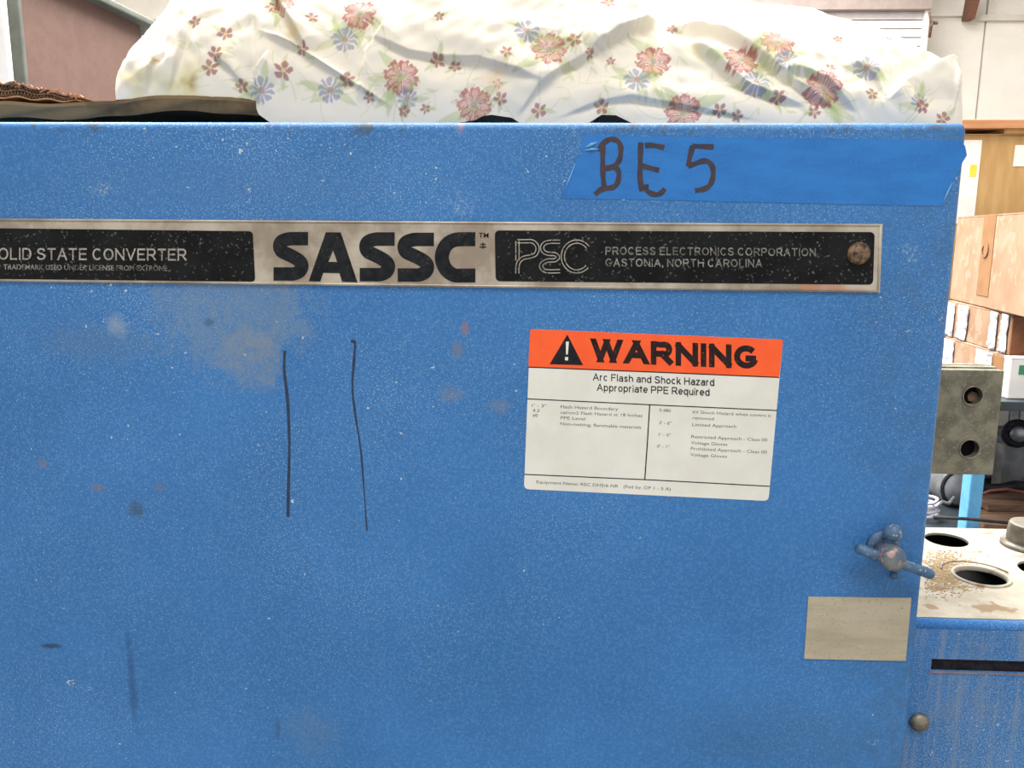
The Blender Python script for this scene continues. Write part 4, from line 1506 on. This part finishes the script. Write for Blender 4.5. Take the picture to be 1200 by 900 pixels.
# tall kraft carton with a strip of white tape
BYY = 2.62
t, e_, n_ = obox_thing('carton', 'tall yellowish kraft carton with a white tape strip down its left edge', 'box', 'cartons on the storage rack', pt(1122, 200, BYY), pt(1310, 200, BYY), .42, SH, P(1160, 157, BYY).z, M_kraft)
lp = pt(1122, 200, BYY)
decal(t, lp, e_, n_, .0, .135, P(1140, 262, BYY).z, P(1140, 164, BYY).z, M_paper, 'tape_strip', .0015, 'wide white tape strip')
decal(t, lp, e_, n_, .075, .118, P(1140, 207, BYY - .002).z, P(1140, 193, BYY - .002).z, M_yellowdot, 'sticker', .0022, 'yellow spot sticker')
decal(t, lp, e_, n_, .345, .47, P(1190, 195, BYY).z, P(1190, 170, BYY).z, M_paper, 'label_patch', .0015, 'white shipping label')
# orange board lying on it
zb = P(1160, 151.5, BYY).z
zk = P(1160, 157, BYY).z
bd = empty('wooden_board', (lp.x + .2, BYY + .2, zk), 'orange brown wooden board lying across the tall kraft carton', 'board')
bev(MB().box(pt(1100, 146, BYY - .02).x, pt(1300, 146, BYY - .02).x, BYY - .02, BYY + .3, zb, P(1160, 141, BYY).z).build('plank', M_orangewood, bd), .002)
MB().box(pt(1176, 146, BYY).x, pt(1290, 146, BYY).x, BYY - .01, BYY + .25, zk, zb).build('batten', M_kraft, bd)

# big pinkish carton turned along the aisle
Lc, Rc = pt(1113, 347, 2.50), pt(1215, 382, 1.86)
zC0 = (P(1113, 347, 2.50).z + P(1215, 381, 1.86).z) / 2
zC1 = P(1150, 251, 2.2).z
# cartons below it on the shelf
Le, Re = pt(1106, 420, 2.42), pt(1182, 420, 2.02)
zE0 = SH
zE1 = P(1178, 419, 2.0).z
t, e_, n_ = obox_thing('carton', 'worn carton with white wrap standing on the rack shelf, lowest of its stack', 'box', 'cartons on the storage rack', Le, Re, .40, zE0, zE1, M_pinkkraft)
crumple(t, Le, e_, n_, .0, .18, zE0 + .004, zE1 - .003, 1.3)
crumple(t, Le, e_, n_, .56, .80, zE0 + .004, zE1 - .003, 4.1)
decal(t, Le, e_, n_, .80, .995, zE0 + .01, zE1 - .006, M_browntape, 'end_panel', .002)
Ld, Rd = pt(1106, 395, 2.46), pt(1183, 395, 2.04)
t, e_, n_ = obox_thing('carton', 'brown carton banded in white wrap between the big pinkish carton and the lowest one', 'box', 'cartons on the storage rack', Ld, Rd, .40, zE1, zC0 - .001, M_pinkkraft)
for s0, s1 in ((.0, .17), (.24, .40), (.74, .84), (.9, .985)):
    crumple(t, Ld, e_, n_, s0, s1, zE1 + .003, zC0 - .004, s0 * 31 + 2)
# end panel facing the room, its shade painted in as darker red-brown
cR = Rd
MB().box(cR.x + .001, cR.x + .30, cR.y - .006, cR.y - .001, zE1 + .002, zC0 - .008).build('end_panel', M_redbrown, t)
t, e_, n_ = obox_thing('carton', 'big pinkish cardboard carton with a brown tape strip, turned along the aisle', 'box', 'cartons on the storage rack', Lc, Rc, .38, zC0, zC1, M_pinkkraft)
decal(t, Lc, e_, n_, .36, .50, zC0 + .03, zC1 - .001, M_browntape, 'tape_strip', .0015, 'brown tape strip down the face')
MB().tube([Vector((*(Lc + e_ * .42 - n_ * .003)[:2], zC1 - .09 + .02 * math.cos(a_k))) + e_.normalized() * (.022 * math.sin(a_k)) for a_k in [k * .35 for k in range(1, 16)]], .0015, 6).build('pen_mark', M_rustwood, t, True)
# white box with a green mark
Lw, Rw = pt(1183, 440, 1.93), pt(1275, 440, 1.93)
zW1 = P(1190, 419, 1.93).z
t, e_, n_ = obox_thing('small_box', 'small white box with a green mark at the right edge of the shelf', 'box', None, Lw, Rw, .03, SH, zW1, M_paper)
decal(t, Lw, e_, n_, .11, .22, P(1197, 439, 1.93).z, P(1197, 428, 1.93).z, M_greendot, 'printed_mark', .001)

# ---- clutter on the lower shelf
def ring(c, r_, tr_, axis, n=36):
    axis = Vector(axis).normalized()
    a = axis.orthogonal().normalized()
    b = axis.cross(a)
    return [Vector(c) + (a * math.cos(2 * math.pi * k / n) + b * math.sin(2 * math.pi * k / n)) * r_ for k in range(n)]


# planks
for k, (u0, v0, u1, v1, Y, th) in enumerate(((1146, 588, 1290, 582, 2.16, .022), (1142, 600, 1290, 600, 2.06, .02), (1150, 578, 1290, 574, 2.25, .02))):
    a, b = P(u0, v0, Y), P(u1, v1, Y)
    zz = SHL + .001 + [0.022, 0, .001][k]
    if k == 0: zz = SHL + .024
    o = bev(MB().box(a.x, b.x, Y - .05, Y + .07, SHL + .0005 if k != 0 else SHL + .0225, (SHL + .0215) if k != 0 else SHL + .044).build('wooden_plank', M_rustwood), .002)
    setinfo(o, ['dark brown plank lying on top of the two others on the low shelf', 'dark brown plank nearest the front of the low shelf', 'dark brown plank at the back of the low shelf'][k], 'plank', 'planks on the low shelf')

# hoses: black, from left to right over the planks
hz = SHL + .062
o = MB().tube([Vector((P(u, v, Y).x, Y, max(P(u, v, Y).z, hz_))) for u, v, Y, hz_ in [(1147, 590, 2.2, SHL + .0575), (1158, 580, 2.2, SHL + .0575), (1172, 572, 2.2, 0), (1190, 568, 2.2, 0), (1215, 571, 2.2, 0), (1260, 578, 2.2, SHL + .0575)]], .012, 10).build('black_hose', M_rubber, None, True)
setinfo(o, 'thick black hose arching over the planks on the low shelf', 'hose')
o = MB().tube([P(u, v, 2.12) for u, v in ((1144, 582), (1160, 575), (1180, 573), (1200, 577), (1240, 592))], .004, 8).build('red_wire', M_redwire, None, True)
setinfo(o, 'thin reddish wire looping in front of the black hose', 'wire')

# grey crumpled bag
bm = bmesh.new()
bmesh.ops.create_icosphere(bm, subdivisions=5, radius=1)
c = P(1176, 548, 2.45)
zbot = SHL
hh = (P(1176, 508, 2.45).z - zbot) / 2
for v in bm.verts:
    n_1 = mnoise.noise(v.co * 1.8) * .28 + mnoise.noise(v.co * 4.6 + Vector((3, 1, 2))) * .14 + mnoise.noise(v.co * 11) * .05
    p = v.co * (1 + n_1)
    v.co = Vector((c.x + p.x * .13, 2.55 + p.y * .11, max(zbot + .001, zbot + hh + p.z * hh * .98)))
me = bpy.data.meshes.new('bag'); bm.to_mesh(me); bm.free()
o = link('plastic_bag', me, M_greybag, None, True)
setinfo(o, 'crumpled grey plastic bag standing on the low shelf right of the busbar', 'bag')

# motor-like housing seen left of the blue post
mt = empty('motor', (P(1122, 575, 2.2).x, 2.2, SHL), 'grey round motor housing with a dark rim left of the light blue post', 'motor')
mc = P(1126, 572, 2.2)
rad = mc.z - SHL
rad = max(.03, rad)
MB().lathe(mc, (0, 1, 0), [(rad * .5, -.02), (rad * .92, 0), (rad, .01), (rad, .2), (rad * .8, .22)], 32).build('housing', M_motor, mt, True)
MB().tube(ring(mc, rad * .86, 0, (0, 1, 0)), .006, 8, True).build('rim', M_rubber, mt, True)

# white cable coils at the cabinet edge
for k, (u, v, Y, rr0, lab) in enumerate(((1106, 596, 2.0, .03, 'pale grey cable coil lying just behind the tall cabinet edge'), (1192, 508, 2.37, .032, 'upright dark ring with a pale core next to the grey bag'))):
    c = P(u, v, Y)
    if k == 0:
        q = []
        for j in range(90):
            a_ = j * .31
            q.append(Vector((c.x + (rr0 + .006 * math.sin(j * .7)) * math.cos(a_), Y + .1 + rr0 * .9 * math.sin(a_), SHL + .006 + j * .0006)))
        o = MB().tube(q, .0042, 8).build('cable_coil', M_cable, None, True)
        setinfo(o, lab, 'cable')
    else:
        o = empty('pipe_ring', (c.x, Y, SHL), lab, 'pipe')
        MB().tube(ring(c, rr0, 0, (.2, 1, 0)), .010, 10, True).build('ring', M_rubber, o, True)
        MB().lathe(c + Vector((0, -.01, 0)), (.2, 1, 0), [(.018, -.005), (.024, .0), (.024, .06)], 24).build('core', M_metal, o, True)
        MB().box(c.x - .03, c.x + .05, Y + .0, Y + .05, SHL + .0, c.z - .038).build('stand', M_motor, o)
# thin dark rod across, in front
o = MB().tube([P(1094, 606, 1.84), P(1133, 608, 1.84), P(1215, 616, 1.84)], .004, 8).build('dark_rod', M_rubber, None, True)
setinfo(o, 'thin dark rod running across in front of the light blue post', 'rod')
# pale panels standing behind the ring
for k, (u0, u1, m_) in enumerate(((1166, 1182, M_paper), (1183, 1194, M_metal), (1195, 1215, M_wrap))):
    a, b = P(u0, 490, 2.8), P(u1, 490, 2.8)
    o = bev(MB().box(a.x, b.x, 2.8, 2.83, SHL + .0005, P(1180, 476, 2.8).z).build('standing_board', m_), .002)
    setinfo(o, ['cream board standing at the back of the low shelf, leftmost of three', 'narrow silver board between two pale ones on the low shelf', 'white board nearest the right picture edge on the low shelf'][k], 'board', 'boards at the back of the low shelf')
o = MB().tube([P(1096, 594, 1.95), P(1104, 588, 1.97), P(1112, 590, 2.0), P(1118, 583, 2.05)], .004, 8).build('silver_lever', M_metal, None, True)
setinfo(o, 'short bent silver lever near the cable coil at the cabinet edge', 'lever')
